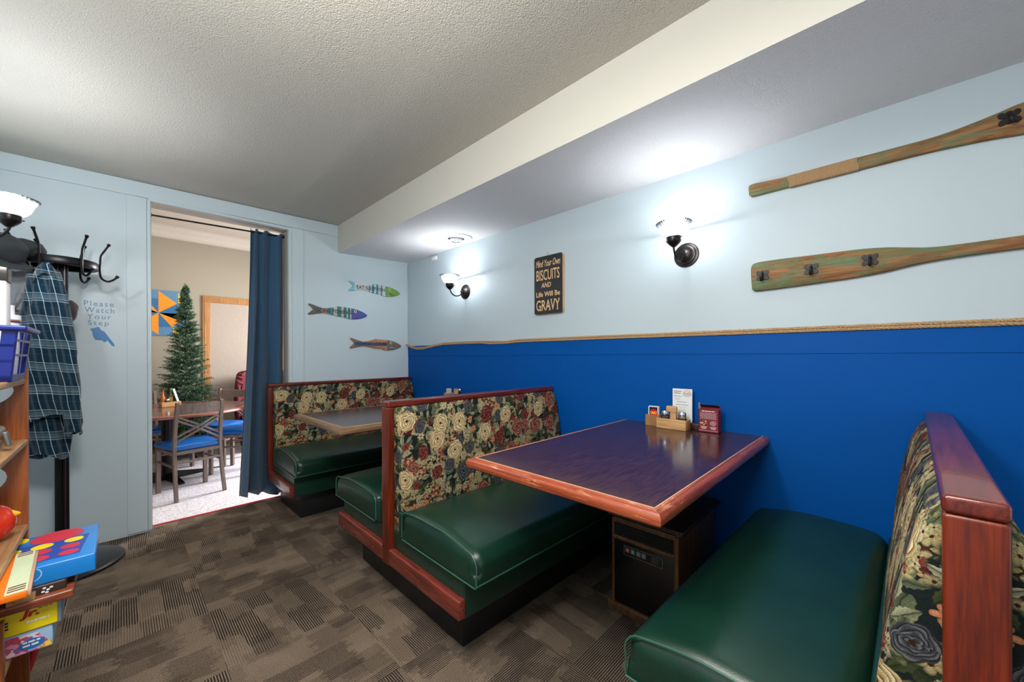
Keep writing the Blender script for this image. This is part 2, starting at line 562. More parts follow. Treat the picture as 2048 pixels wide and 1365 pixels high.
# ------------------------------------------------------------------ materials
XR, YB, ZF, YF = 2.102, 3.57, -0.12, 7.0
M_lblue = wallpaint('pale_blue_paint_dimmed', srgb(184, 197, 204), 0.5)  # right wall: colour lowered to offset the stronger light there
M_lblue2 = wallpaint('pale_blue_paint_lifted', srgb(197, 211, 217), 0.38)  # same pale blue paint, colour raised to offset weaker light on the back wall
M_blue = wallpaint('royal_blue_wall_paint', (0.0002, 0.076, 0.33), 0.5, False, 0.10)
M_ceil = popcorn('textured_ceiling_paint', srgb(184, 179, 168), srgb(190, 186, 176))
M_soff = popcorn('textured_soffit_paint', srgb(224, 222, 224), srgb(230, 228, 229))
M_beam = wallpaint('beam_face_paint', srgb(196, 192, 182), 0.6)
M_jamb = wallpaint('beige_jamb_paint', srgb(178, 172, 162), 0.55)
M_farwall = wallpaint('beige_dining_wall_paint', srgb(158, 149, 132), 0.6, False)
M_farceil = plain('dining_ceiling_paint', srgb(206, 196, 182), 0.7, var=0.04)
M_carpet = carpet('striped_brown_carpet_tile')
def far_carpet():
    g = G('pale_grey_carpet'); o = g.geo()
    n = g.noise(o, 260, 3, 0.8); n2 = g.noise(o, 60, 2, 0.6)
    g.set(color=g.mix((n * 0.6 + n2 * 0.4).sstep(0.38, 0.62), srgb(165, 158, 160), srgb(240, 234, 238)), rough=0.97, spec=0.1)
    g.bump(n, 0.4, 0.004)
    return g.m
M_fcarpet = far_carpet()
M_cherry = wood('cherry_stained_trim', (0.070, 0.009, 0.005), (0.175, 0.022, 0.011), 'x', 0.24, 1.0, worn=(0.42, 0.13, 0.07), wornamt=0.66, coat=0.3)
M_cherryz = wood('cherry_stained_post', (0.065, 0.008, 0.003), (0.190, 0.022, 0.005), 'z', 0.30, 1.0, worn=(0.40, 0.11, 0.05), wornamt=0.72, coat=0.0)
M_cherryy = wood('cherry_stained_rail', (0.10, 0.014, 0.009), (0.26, 0.045, 0.025), 'y', 0.26, 1.0, worn=(0.50, 0.22, 0.17), wornamt=0.60, coat=0.3)
M_green = leather('dark_green_vinyl', (0.0055, 0.033, 0.020))
M_green2 = leather('dark_green_vinyl_panel', (0.007, 0.037, 0.024))
M_piping = plain('green_vinyl_piping', (0.03, 0.10, 0.07), 0.35)
M_plinth = plain('black_scuffed_plinth', (0.010, 0.010, 0.011), 0.42, var=0.8, sc=14)
M_floral = floral('floral_tapestry')
M_black = plain('black_metal', (0.012, 0.011, 0.011), 0.35, metal=0.6)
M_bronze = plain('dark_bronze_metal', (0.022, 0.018, 0.017), 0.30, metal=0.7)
M_white = plain('white_plastic', (0.78, 0.78, 0.78), 0.4, var=0.03)
M_chrome = plain('steel', (0.62, 0.62, 0.63), 0.22, metal=1.0, var=0.03)

# ------------------------------------------------------------------ the room
def cz(x): return 2.3425 + 0.0150 * (x + 0.47)

bm = BM(); box(bm, -0.5, XR + 0.1, -3.0, 3.655, -0.12, 0.0)
structure('floor', bm, M_carpet, smooth=False)
bm = BM(); box(bm, -2.2, 3.7, 3.655, YF + 0.1, ZF - 0.1, ZF)
structure('floor_dining_room', bm, M_fcarpet, smooth=False)
bm = BM(); box(bm, 0.145, 0.985, 3.652, 3.668, -0.004, 0.006, 0.002, 1)
structure('trim_1', bm, plain('red_edging_tape', srgb(200, 48, 62), 0.5))

# ceiling
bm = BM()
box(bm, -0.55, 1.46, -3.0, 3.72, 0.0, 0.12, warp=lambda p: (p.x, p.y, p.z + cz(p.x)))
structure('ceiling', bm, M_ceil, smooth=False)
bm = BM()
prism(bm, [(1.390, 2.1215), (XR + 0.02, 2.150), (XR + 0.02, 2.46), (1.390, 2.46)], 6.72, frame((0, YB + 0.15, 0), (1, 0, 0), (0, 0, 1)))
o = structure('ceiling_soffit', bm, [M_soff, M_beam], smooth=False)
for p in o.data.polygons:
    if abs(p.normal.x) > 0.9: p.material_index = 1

# right wall: pale blue above the rope, royal blue below
bm = BM()
box(bm, XR, XR + 0.1, -3.0, YB + 0.13, 1.280, 2.40)
box(bm, XR, XR + 0.1, -3.0, YB + 0.13, -0.1, 1.280)
o = structure('wall_right', bm, [M_lblue, M_blue], smooth=False)
for p in o.data.polygons:
    if p.center.z < 1.27: p.material_index = 1
bm = BM(); box(bm, XR - 0.003, XR, -3.0, YB - 0.001, 1.182, 1.281, 0.001, 1)
structure('trim_2', bm, M_blue, smooth=False)
bm = BM(); tube(bm, [(XR - 0.004, YB - 0.006, 1.29), (XR - 0.006, YB - 0.004, 1.5), (XR - 0.003, YB - 0.007, 1.8), (XR - 0.005, YB - 0.004, 2.0), (XR - 0.005, YB - 0.004, 2.12)], 0.004, 6)
structure('trim_3', bm, M_lblue)

# back wall with the doorway
DX0, DX1, DZ = 0.145, 0.985, 2.237
bm = BM()
box(bm, -0.55, DX0, YB, YB + 0.13, -0.02, 2.42)
box(bm, DX1, XR + 0.1, YB, YB + 0.13, -0.12, 2.42)
box(bm, DX0, DX1, YB, YB + 0.13, DZ, 2.42)
structure('wall_back', bm, M_lblue2, smooth=False)
bm = BM()
box(bm, -2.2, -0.55, YB + 0.03, YB + 0.13, ZF, 2.42); box(bm, XR + 0.1, 3.7, YB + 0.03, YB + 0.13, ZF, 2.42)
box(bm, -2.2, 3.7, YB + 0.03, YB + 0.13, 2.42, 2.97)
structure('wall_dining_front', bm, M_farwall, smooth=False)
bm = BM()
box(bm, DX1 - 0.006, DX1 + 0.001, YB + 0.002, YB + 0.132, 0, DZ); box(bm, DX0 - 0.001, DX0 + 0.006, YB + 0.002, YB + 0.132, 0, DZ)
box(bm, DX0, DX1, YB + 0.002, YB + 0.132, DZ - 0.006, DZ + 0.001)
structure('door_1', bm, M_jamb, smooth=False)
# boards around the doorway and under the ceiling
bm = BM(); box(bm, -0.50, 1.388, YB - 0.014, YB, 2.2435, 2.342, 0.002, 1, warp=lambda p: (p.x, p.y, p.z + 0.0125 * (p.x + 0.47)))
structure('trim_4', bm, M_lblue2, smooth=False)
bm = BM(); box(bm, 0.031, 0.128, YB - 0.010, YB, 0.012, 2.2495, 0.002, 1)
box(bm, 0.129, 0.146, YB - 0.013, YB + 0.02, 0.012, 2.240, 0.003, 1)
structure('trim_5', bm, M_lblue2, smooth=False)
bm = BM(); box(bm, 1.010, 1.098, YB - 0.010, YB, 0.0, 2.2615, 0.002, 1)
box(bm, 0.984, 1.009, YB - 0.013, YB + 0.02, 0.0, 2.240, 0.003, 1)
structure('trim_6', bm, M_lblue2, smooth=False)
bm = BM(); box(bm, DX0 - 0.01, 1.012, YB - 0.013, YB, DZ - 0.001, 2.2555, 0.002, 1)
structure('trim_7', bm, M_lblue2, smooth=False)
# left wall, close beside the camera
bm = BM(); box(bm, -0.582, -0.482, -3.0, YB + 0.13, -0.02, 2.42)
structure('wall_left', bm, M_lblue2, smooth=False)

# the dining room beyond
bm = BM(); box(bm, -2.2, 3.7, YF, YF + 0.1, ZF, 2.97)
structure('wall_dining_back', bm, M_farwall, smooth=False)
bm = BM(); box(bm, -2.3, -2.2, YB, YF + 0.1, ZF, 2.97); structure('wall_dining_left', bm, M_farwall, smooth=False)
bm = BM(); box(bm, 3.7, 3.8, YB, YF + 0.1, ZF, 2.97); structure('wall_dining_right', bm, M_farwall, smooth=False)
bm = BM(); box(bm, -2.3, 3.8, YB + 0.03, YF + 0.1, 2.95, 3.05); structure('ceiling_dining', bm, M_farceil, smooth=False)
bm = BM()
prism(bm, [(0, 2.95), (-0.11, 2.95), (-0.11, 2.925), (-0.085, 2.90), (-0.05, 2.875), (-0.03, 2.84), (-0.028, 2.815), (0, 2.80)], 5.9, frame((3.7, YF, 0), (0, 1, 0), (0, 0, 1)), t0=0)
o = structure('trim_8', bm, M_farceil, angle=20)
# prism ran along +x from the frame; keep it inside the room
for v in o.data.vertices:
    if v.co.x > 3.7: v.co.x = 7.4 - v.co.x
o.data.update()

# ------------------------------------------------------------------ booth benches
def pad_profile(z):
    pts = [(0.20, 0.118), (0.36, 0.122), (0.50, 0.114), (0.66, 0.100), (0.78, 0.080), (0.87, 0.060), (0.915, 0.043), (0.935, 0.024), (0.945, 0.004)]
    if z <= pts[0][0]: return pts[0][1]
    for (a, b), (c, d) in zip(pts, pts[1:]):
        if z <= c: return b + (d - b) * (z - a) / (c - a)
    return 0.004

def bench(label, loc, L, sides, rotz=0.0, cut=0.0):
    """local x runs from the aisle end (0) to the wall (L); y=0 is the middle of the back"""
    t = thing('booth_bench', label, 'booth seat', loc, rotz, 'floral booth benches along the blue wall')
    ORG[t.name] = None
    K = dict(local=True)
    # cap with rounded edges, post and rails
    bm = BM(); box(bm, -0.008, L, -0.034, 0.034, 0.936, 0.964, 0.007, 3)
    obj('top_rail', bm, M_cherry, t, **K)
    bm = BM(); box(bm, -0.008, 0.026, -0.033, 0.033, 0.192, 0.9355, 0.006, 3)
    obj('end_post', bm, M_cherryz, t, **K)
    for s in sides:
        bm = BM(); box(bm, -0.010, 0.022, s * 0.034, s * (0.582 - cut), 0.200, 0.274, 0.007, 3)
        obj('side_rail', bm, M_cherryy, t, **K)
        # upholstered base panel
        bm = BM(); box(bm, 0.020, L, s * 0.030, s * (0.576 - cut), 0.19, 0.352, 0.008, 3)
        obj('base_panel', bm, M_green2, t, **K)
        # back pad
        bm = BM()
        zs = [0.30, 0.36, 0.44, 0.52, 0.60, 0.68, 0.76, 0.83, 0.87, 0.90, 0.918, 0.930, 0.938, 0.944]
        x0, x1 = 0.026, L - 0.003
        nx = 30
        er = 0.018
        cols = [x0] + [x0 + er * (1 - math.cos(a)) for a in (0.4, 0.8, 1.2, PI / 2)] + [x0 + er + (x1 - x0 - 2 * er) * i / nx for i in range(1, nx)] + [x1 - er * (1 - math.cos(a)) for a in (PI / 2, 1.2, 0.8, 0.4)] + [x1]
        grid = []
        for z in zs:
            row = []
            for x in cols:
                d = pad_profile(z)
                e = min(x - x0, x1 - x)
                rnd = er - math.sqrt(max(0, er * er - max(0, er - e) ** 2)) if e < er else 0
                wav = 0.0035 * math.sin(x * 9 + z * 4) * (1 if 0.35 < z < 0.9 else 0.3)
                row.append(bm.verts.new((x, s * (0.005 + max(0.0, d - rnd) + (wav if e > er else 0)), z)))
            grid.append(row)
        for i in range(len(zs) - 1):
            for j in range(len(cols) - 1):
                bm.faces.new((grid[i][j], grid[i][j + 1], grid[i + 1][j + 1], grid[i + 1][j]))
        # end faces and back
        for j in (0, len(cols) - 1):
            bk = [bm.verts.new((cols[j], 0, z)) for z in zs]
            for i in range(len(zs) - 1):
                bm.faces.new((grid[i][j], grid[i + 1][j], bk[i + 1], bk[i]))
        obj('back_pad', bm, M_floral, t, angle=60, **K)
        # seat cushion, crowned
        y0, y1 = 0.128, 0.664 - cut
        zc, zt = 0.346, 0.470
        def crown(p, y0=y0, y1=y1, s=s):
            v = (abs(p.y) - y0) / (y1 - y0); u = (p.x) / L
            k = max(0.0, (p.z - zc) / (zt - zc))
            a = max(0.0, 1 - (2 * v - 1) ** 2) ** 0.8
            b = max(0.0, 1 - (2 * u - 1) ** 8)
            wr = 0.0016 * math.sin(p.x * 11 + v * 5) * math.sin(v * 9)
            drop = -0.012 * max(0.0, v - 0.6) / 0.4
            rr = 0.046
            kb = min(1.0, max(0.0, (zc + rr - p.z) / rr))
            if kb > 0:
                ay = abs(p.y)
                if ay > y1 - rr: ay += (y1 - 0.002 - ay) * 0.9 * kb ** 0.5
                if ay < y0 + rr: ay -= (ay - y0) * 0.8 * kb ** 0.5
                x_ = p.x
                if x_ < 0.004 + rr: x_ -= (x_ - 0.005) * 0.9 * kb ** 0.5
                p = Vector((x_, math.copysign(ay, p.y), p.z))
            return (p.x, p.y, p.z + k * (0.030 * a * (0.55 + 0.45 * b) + drop + wr))
        bm = BM(); box(bm, 0.004, L - 0.004, s * y0, s * y1, zc, zt, 0.046, 5, (26, 12, 2), warp=crown)
        seat = obj('seat_cushion', bm, M_green, t, **K)
        # piping round the aisle end of the cushion
        pts = []
        r = 0.046
        zz = zt
        path = [(y0 + 0.010, zc + 0.01)] + [(y0 + 0.004 + 0.03 * (1 - math.cos(a)), zz - 0.03 + 0.03 * math.sin(a)) for a in (0.3, 0.9, 1.4)]
        path += [(y0 + r + (y1 - y0 - 2 * r) * i / 10, zz) for i in range(1, 10)]
        path += [(y1 - r * 0.85 + r * 0.85 * math.sin(a), zz - r + r * math.cos(a)) for a in (0.2, 0.6, 1.0, 1.4)]
        path += [(y1 - 0.003, zz - r - (zz - r - zc) * i / 3) for i in (1, 2)] + [(y1 - 0.012, zc + 0.003)]
        for (yy, z) in path:
            q = crown(Vector((0.011, s * yy, z)))
            pts.append((0.0085, q[1], q[2]))
        bm = BM(); tube(bm, pts, 0.0032, 6)
        tube(bm, [(0.0045, s * (y0 + 0.012 + (y1 - y0 - 0.016) * i / 12), zc + 0.004) for i in range(13)], 0.0030, 6)
        pp = []
        for i in range(25):
            x = 0.010 + (L - 0.02) * i / 24
            q = crown(Vector((x, s * (y1 + 0.0005), zc + 0.010))); pp.append(q)
        tube(bm, pp, 0.0030, 6)
        obj('piping', bm, M_piping, seat, **K)
        # narrow vinyl end strip between pad and cushion
        bm = BM(); box(bm, 0.010, L, s * 0.095, s * 0.130, 0.350, 0.462, 0.006, 2)
        obj('cushion_end_strip', bm, M_green2, t, **K)
    ymin = -0.478 if -1 in sides else -0.03
    ymax = 0.478 if 1 in sides else 0.03
    bm = BM(); box(bm, 0.088, L, ymin, ymax, 0.0, 0.196, 0.004, 1)
    obj('plinth', bm, M_plinth, t, **K)
    return t

bench('floral booth bench with green vinyl seat set against the pale blue back wall', (0.828, 3.531, 0), 1.272, (-1,), -0.004)
bench('double-sided floral booth bench standing between the two booth tables', (0.885, 1.705, 0), 1.215, (1, -1), -0.018)
bench('floral booth bench with wide cherry end post, nearest the camera beside the heater', (0.888, -0.094, 0), 1.213, (1, -1), -0.034, 0.080)

# ------------------------------------------------------------------ booth tables
def laminate():
    g = G('dark_mahogany_laminate'); o = g.obj()
    n1 = g.noise(g.scale(o, 4, 38, 1), 1.6, 5, 0.65, 0.4)
    n2 = g.noise(g.scale(o, 11, 110, 1), 1.5, 4, 0.6, 0.15)
    f = (n1 * 0.3 + n2 * 0.7).sstep(0.36, 0.64)
    g.set(color=g.mix(f, (0.020, 0.007, 0.008), (0.070, 0.021, 0.020)), rough=0.16, spec=0.55)
    return g.m
M_lam = laminate()
def rimmat(name, a, b, wcol):
    g = G(name); o = g.obj()
    n = g.noise(g.scale(o, 2.5, 2.5, 70), 1.6, 3, 0.5, 0.3)
    x, y, z = g.sep(o)
    wear = g.noise(g.scale(o, 5, 5, 70), 2.0, 6, 0.75).sstep(0.56, 0.64)
    c = g.mix(n.sstep(0.35, 0.65), a, b)
    c = g.mix(wear * 0.7, c, wcol)
    g.set(color=c, rough=0.3, coat=0.2)
    return g.m
M_rim = rimmat('worn_cherry_table_edge', (0.22, 0.038, 0.015), (0.36, 0.075, 0.028), (0.60, 0.28, 0.13))
M_rim2 = rimmat('worn_oak_table_edge', (0.13, 0.07, 0.035), (0.26, 0.15, 0.075), (0.34, 0.22, 0.12))
M_line = plain('tan_inlay_line', (0.60, 0.36, 0.20), 0.4)
M_dkwood = wood('dark_brown_stained_wood', (0.020, 0.008, 0.005), (0.060, 0.026, 0.014), 'x', 0.35)

def booth_table(label, x0, x1, y0, y1, zt, rim_m):
    cx, cy = (x0 + x1) / 2, (y0 + y1) / 2
    t = thing('booth_table', label, 'table', (cx, cy, 0), 0, 'booth tables fixed to the blue wall')
    R = 0.026
    bm = BM(); box(bm, x0 + R, x1, y0 + R, y1 - R, zt - 0.034, zt)
    obj('table_top', bm, M_lam, t, smooth=False)
    # moulded rim on the three free sides
    prof = [(0.0, -0.036), (0.0, -0.0005), (0.006, -0.001), (0.009, -0.004), (0.011, -0.004), (0.016, -0.002), (0.022, -0.006), (0.0262, -0.014), (0.0266, -0.024), (0.024, -0.033), (0.018, -0.038), (0.006, -0.039)]
    corners = [(x1, y1 - R, 0, 1), (x0 + R, y1 - R, -1, 1), (x0 + R, y0 + R, -1, -1), (x1, y0 + R, 0, -1)]
    bm = BM(); rings = []
    for (x, y, dx, dy) in corners:
        rings.append([bm.verts.new((x + dx * a, y + dy * a, zt + b)) for (a, b) in prof])
    n = len(prof)
    for i in range(3):
        for j in range(n):
            k = (j + 1) % n
            bm.faces.new((rings[i][j], rings[i][k], rings[i + 1][k], rings[i + 1][j]))
    bm.faces.new(rings[0]); bm.faces.new(list(reversed(rings[-1])))
    obj('edge_moulding', bm, rim_m, t, angle=30)
    bm = BM(); w = 0.0022
    a, b = x0 + R, x1
    for (xa, xb, ya, yb) in ((a - w, b, y1 - R - w, y1 - R + w * 0.4), (a - w, b, y0 + R - w * 0.4, y0 + R + w), (a - w * 0.4, a + w, y0 + R, y1 - R)):
        box(bm, xa, xb, ya, yb, zt - 0.002, zt + 0.0006)
    obj('inlay_line', bm, M_line, t, smooth=False)
    bm = BM(); box(bm, x1 - 0.03, x1, y0 + 0.05, y1 - 0.05, zt - 0.10, zt - 0.035)
    obj('wall_cleat', bm, M_dkwood, t, smooth=False)
    return t
booth_table('dark mahogany booth table with worn orange-red edge, holding the red card box', 0.905, XR - 0.001, 0.388, 1.128, 0.797, M_rim)
booth_table('dark booth table with brown edge beside the bench on the back wall', 0.808, XR - 0.001, 2.055, 2.828, 0.797, M_rim2)

# ------------------------------------------------------------------ wall sconces
def shade_glass():
    g = G('ribbed_lamp_glass')
    nt = g.nt
    tr = nt.nodes.new('ShaderNodeBsdfTransparent'); tl = nt.nodes.new('ShaderNodeBsdfTranslucent'); gl = nt.nodes.new('ShaderNodeBsdfGlossy')
    tr.inputs[0].default_value = (0.97, 0.99, 1, 1); tl.inputs[0].default_value = (0.42, 0.45, 0.46, 1); gl.inputs['Roughness'].default_value = 0.08
    x, y, z = g.sep(g.obj())
    rib = (g.math('ARCTAN2', y, x) * 24.0).sin() * 0.5 + 0.5
    m1 = nt.nodes.new('ShaderNodeMixShader'); m2 = nt.nodes.new('ShaderNodeMixShader')
    nt.links.new((rib * 0.26 + 0.08).k, m1.inputs[0]); nt.links.new(tr.outputs[0], m1.inputs[1]); nt.links.new(tl.outputs[0], m1.inputs[2])
    fr = nt.nodes.new('ShaderNodeFresnel'); fr.inputs[0].default_value = 1.45
    nt.links.new(fr.outputs[0], m2.inputs[0]); nt.links.new(m1.outputs[0], m2.inputs[1]); nt.links.new(gl.outputs[0], m2.inputs[2])
    nt.links.new(m2.outputs[0], g.out.inputs[0])
    return g.m
M_shade = shade_glass()
def bulbmat():
    g = G('lit_bulb'); g.set(color=(1, 1, 1), emit=(0.95, 0.97, 1.0), estr=9.0); return g.m
M_bulb = bulbmat()

def sconce(label, wall, y, zp, d, shade_z, zs, power):
    """wall: x of the wall; d: +1 when the lamp reaches towards +x, -1 towards -x; zs: size"""
    rot = 0.0 if d > 0 else PI
    t = thing('wall_sconce', label, 'wall lamp', (wall, y, zp), rot, 'ribbed glass wall sconces')
    ORG[t.name] = None
    K = dict(local=True)
    s = zs
    # local: wall at x=0, lamp reaches +x
    M = Matrix.Rotation(PI / 2, 4, 'Y')
    bm = BM(); lathe(bm, [(0, 0.022), (0.012, 0.022), (0.022, 0.018), (0.030, 0.020), (0.040, 0.014), (0.048, 0.013), (0.052, 0.008), (0.062, 0.006), (0.065, 0.0)], n=40, ribs=0, mat=M)
    lathe(bm, [(0.0, 0.028), (0.014, 0.027), (0.030, 0.020), (0.031, 0.015)], n=48, ribs=24, amp=0.0012, mat=M)
    obj('wall_plate', bm, M_bronze, t, **K)
    cxx = 0.168
    dz = shade_z - zp           # height of the cup bottom above the plate centre
    arm = spline([(0.018, 0, 0), (0.040, 0, -0.020), (0.075, 0, -0.042), (0.115, 0, -0.046), (0.150, 0, -0.028), (cxx, 0, 0.002), (cxx, 0, dz)], 8)
    bm = BM(); tube(bm, arm, 0.0052 * s, 8)
    scroll = [(0.040 + (0.006 + 0.0065 * a / 2.6) * math.cos(a), 0, -0.004 + (0.006 + 0.0065 * a / 2.6) * math.sin(a) + 0.012) for a in [i * 0.35 for i in range(18)]]
    tube(bm, scroll, 0.0022 * s, 6)
    obj('scroll_arm', bm, M_bronze, t, **K)
    c = (cxx, 0, dz)
    bm = BM(); lathe(bm, [(0, -0.002), (0.008, -0.001), (0.018, 0.008), (0.030, 0.020), (0.0335, 0.026), (0.0335, 0.044), (0.035, 0.045), (0.035, 0.048), (0.0, 0.048)], c, n=28)
    for a in (0.4, 2.5, 4.6):
        tube(bm, [(c[0] + math.cos(a) * 0.030, c[1] + math.sin(a) * 0.030, c[2] + 0.036), (c[0] + math.cos(a) * 0.042, c[1] + math.sin(a) * 0.042, c[2] + 0.036)], 0.0028, 6)
    obj('lamp_cup', bm, M_bronze, t, **K)
    prof = [(0.030, 0.046), (0.040, 0.050), (0.050, 0.059), (0.059, 0.072), (0.065, 0.088), (0.070, 0.101), (0.077, 0.110), (0.083, 0.1145), (0.0845, 0.117), (0.0830, 0.119), (0.0800, 0.117), (0.074, 0.111), (0.067, 0.101), (0.062, 0.088), (0.056, 0.073), (0.047, 0.061), (0.038, 0.0525), (0.028, 0.048)]
    bm = BM(); lathe(bm, prof, (0, 0, 0), n=144, ribs=36, amp=0.0008)
    sh = obj('glass_shade', bm, M_shade, t, **K)
    sh.location = c
    bm = BM(); lathe(bm, [(0, 0.048), (0.013, 0.050), (0.015, 0.062), (0.023, 0.078), (0.026, 0.090), (0.021, 0.098), (0.012, 0.104), (0.0, 0.106)], c, n=20)
    obj('bulb', bm, M_bulb, t, **K)
    ld = bpy.data.lights.new('sconce_light', 'POINT'); ld.energy = power; ld.shadow_soft_size = 0.030; ld.color = SCONCE_COL
    lo = bpy.data.objects.new('sconce_light', ld); COL.objects.link(lo); lo.parent = t
    lo.location = (c[0], c[1], c[2] + 0.086)
    return t
sconce('dark metal wall sconce with lit glass shade between the black sign and the paddles', XR, 0.757, 1.708, -1, 1.718, 1.0, SCONCE_W * 1.3)
sconce('lit wall sconce nearest the corner, left of the black lettered sign', XR, 2.616, 1.735, -1, 1.735, 1.0, SCONCE_W * 1.9)
sconce('lit glass wall sconce above the dark hat and coat rack', -0.482, 2.54, 1.700, 1, 1.710, 1.0, 24.0)

# ------------------------------------------------------------------ ceiling diffuser, small bits on the wall
t = thing('ceiling_vent', 'round white ceiling air vent near the corner sconce', 'vent', (1.925, 2.515, 2.1405))
bm = BM(); lathe(bm, [(0.128, 0.004), (0.130, -0.003), (0.122, -0.008), (0.112, -0.007), (0.100, -0.004), (0.090, -0.011), (0.078, -0.012), (0.066, 0.004)], (1.925, 2.515, 2.140), n=48)
obj('outer_ring', bm, M_white, t)
bm = BM(); lathe(bm, [(0.074, 0.012), (0.0, 0.012)], (1.925, 2.515, 2.128), n=32)
obj('duct_opening', bm, plain('dark_duct', (0.02, 0.02, 0.02), 0.9), t)
bm = BM(); lathe(bm, [(0.052, 0.0), (0.054, -0.012), (0.044, -0.022), (0.034, -0.024), (0.034, -0.016), (0.022, -0.014), (0.018, -0.022), (0.0, -0.023)], (1.925, 2.515, 2.136), n=32)
obj('inner_cone', bm, plain('grey_plastic', (0.5, 0.5, 0.5), 0.5), t)
bm = BM(); box(bm, XR - 0.018, XR - 0.0005, 3.035, 3.110, 2.090, 2.125, 0.004, 2)
tag(obj('wall_clip', bm, M_white), 'small white plastic block under the soffit near the corner', 'clip')

# ------------------------------------------------------------------ rope along the blue dado
def rope_mat():
    g = G('manila_rope'); o = g.obj()
    n = g.noise(o, 300, 3, 0.7)
    g.set(color=g.mix(n.sstep(0.3, 0.7), (0.26, 0.15, 0.07), (0.66, 0.44, 0.24)), rough=0.85, spec=0.15)
    g.bump(n, 0.4, 0.002)
    return g.m
M_rope = rope_mat()
t = thing('wall_rope', 'two lengths of tan rope running along the top of the blue wall', 'rope', (XR, 1.5, 1.29))
zk = [(3.55, 1.286, 1.286), (3.48, 1.274, 1.262), (3.39, 1.262, 1.249), (3.27, 1.263, 1.250), (3.16, 1.272, 1.263), (3.05, 1.284, 1.276), (2.92, 1.297, 1.286), (2.65, 1.299, 1.288), (2.42, 1.298, 1.286), (2.28, 1.293, 1.277), (2.13, 1.288, 1.276), (1.95, 1.297, 1.284), (1.6, 1.297, 1.284), (1.28, 1.297, 1.284), (0.9, 1.295, 1.283), (0.46, 1.2945, 1.282), (-0.04, 1.293, 1.281), (-0.33, 1.291, 1.279), (-1.0, 1.29, 1.278), (-1.6, 1.29, 1.278)]
def zat(y, k):
    for a, b in zip(zk, zk[1:]):
        if b[0] <= y <= a[0]:
            u = (a[0] - y) / (a[0] - b[0]); u = u * u * (3 - 2 * u)
            return a[k] + (b[k] - a[k]) * u
    return zk[-1][k]
for k in (1, 2):
    bm = BM()
    N = 1300
    for st in range(3):
        pts = []
        for i in range(N):
            y = 3.55 - 5.1 * i / (N - 1)
            a = 2 * PI * (st / 3 + (3.55 - y) / 0.042)
            pts.append((XR - 0.0085 + 0.0032 * math.cos(a), y, zat(y, k) + 0.0032 * math.sin(a)))
        tube(bm, pts, 0.0038, 5)
    obj('rope_strand', bm, M_rope, t)
bm = BM(); tube(bm, [(XR - 0.010, 3.556, 1.296), (XR - 0.016, 3.550, 1.286), (XR - 0.010, 3.552, 1.272)], 0.008, 8)
tube(bm, [(XR - 0.028, 3.560, 1.297), (XR - 0.004, 3.560, 1.290), (XR - 0.024, 3.560, 1.280)], 0.006, 8)
obj('rope_knot', bm, M_rope, t)

# ------------------------------------------------------------------ lettered sign
def rrect(w, h, r, k=6, cx=0, cy=0):
    out = []
    for (sx, sy, a0) in ((1, 1, 0), (-1, 1, PI / 2), (-1, -1, PI), (1, -1, 1.5 * PI)):
        for i in range(k + 1):
            a = a0 + PI / 2 * i / k
            out.append((cx + sx * (w / 2 - r) + r * math.cos(a), cy + sy * (h / 2 - r) + r * math.sin(a)))
    return out
M_sblack = plain('black_painted_board', (0.012, 0.012, 0.014), 0.5)
M_slet = plain('carved_tan_lettering', (0.72, 0.46, 0.23), 0.6)
M_pine = wood('pale_pine', (0.45, 0.24, 0.09), (0.72, 0.44, 0.20), 'z', 0.5)
sy, sz, sw, shh = 1.679, 1.672, 0.248, 0.405
t = thing('lettered_sign', 'black wooden sign with carved tan lettering about biscuits and gravy', 'sign', (XR, sy, sz))
M = on_right(sy, sz, XR)
bm = BM(); prism(bm, rrect(sw, shh, 0.016), 0.021, M, 0.002)
obj('board', bm, M_pine, t, angle=50)
bm = BM(); prism(bm, rrect(sw, shh, 0.016), 0.024, M, 0.021)
obj('painted_face', bm, M_sblack, t, angle=50)
bm = BM(); e = 0.0246
letters(bm, 'Mind Your Own', M, 0.215, 0.048, -0.108, 0.128, e, shear=0.3, bold=0.012)
letters(bm, 'BISCUITS', M, 0.205, 0.075, -0.104, 0.033, e, bold=0.008)
letters(bm, 'AND', M, 0.088, 0.034, -0.060, -0.018, e, bold=0.018, shear=0.15)
letters(bm, 'Life Will Be', M, 0.210, 0.036, -0.106, -0.082, e, bold=0.022)
letters(bm, 'GRAVY', M, 0.210, 0.076, -0.106, -0.180, e, bold=0.012)
for (x, w_, yb) in ((-0.083, 0.016, -0.180), (-0.062, 0.014, -0.180), (-0.020, 0.013, -0.180), (0.012, 0.013, -0.180), (0.082, 0.016, -0.180), (0.030, 0.014, -0.108), (0.058, 0.014, -0.108), (0.096, 0.014, -0.108)):
    prism(bm, [(x - w_ / 2, yb), (x + w_ / 2, yb), (x + w_ / 2, yb + 0.005), (x - w_ / 2, yb + 0.005)], e, M, e - 0.0004)
obj('lettering', bm, M_slet, t, smooth=False)
bm = BM(); tube(bm, [(XR + 0.001, sy + 0.012, sz + 0.218), (XR - 0.012, sy + 0.012, sz + 0.216), (XR - 0.018, sy + 0.008, sz + 0.224), (XR - 0.014, sy + 0.004, sz + 0.230)], 0.0018, 6)
tube(bm, [(XR - 0.010, sy + 0.012, sz + 0.215), (XR - 0.012, sy + 0.012, sz + 0.200)], 0.001, 5)
obj('wire_hanger', bm, M_chrome, t)

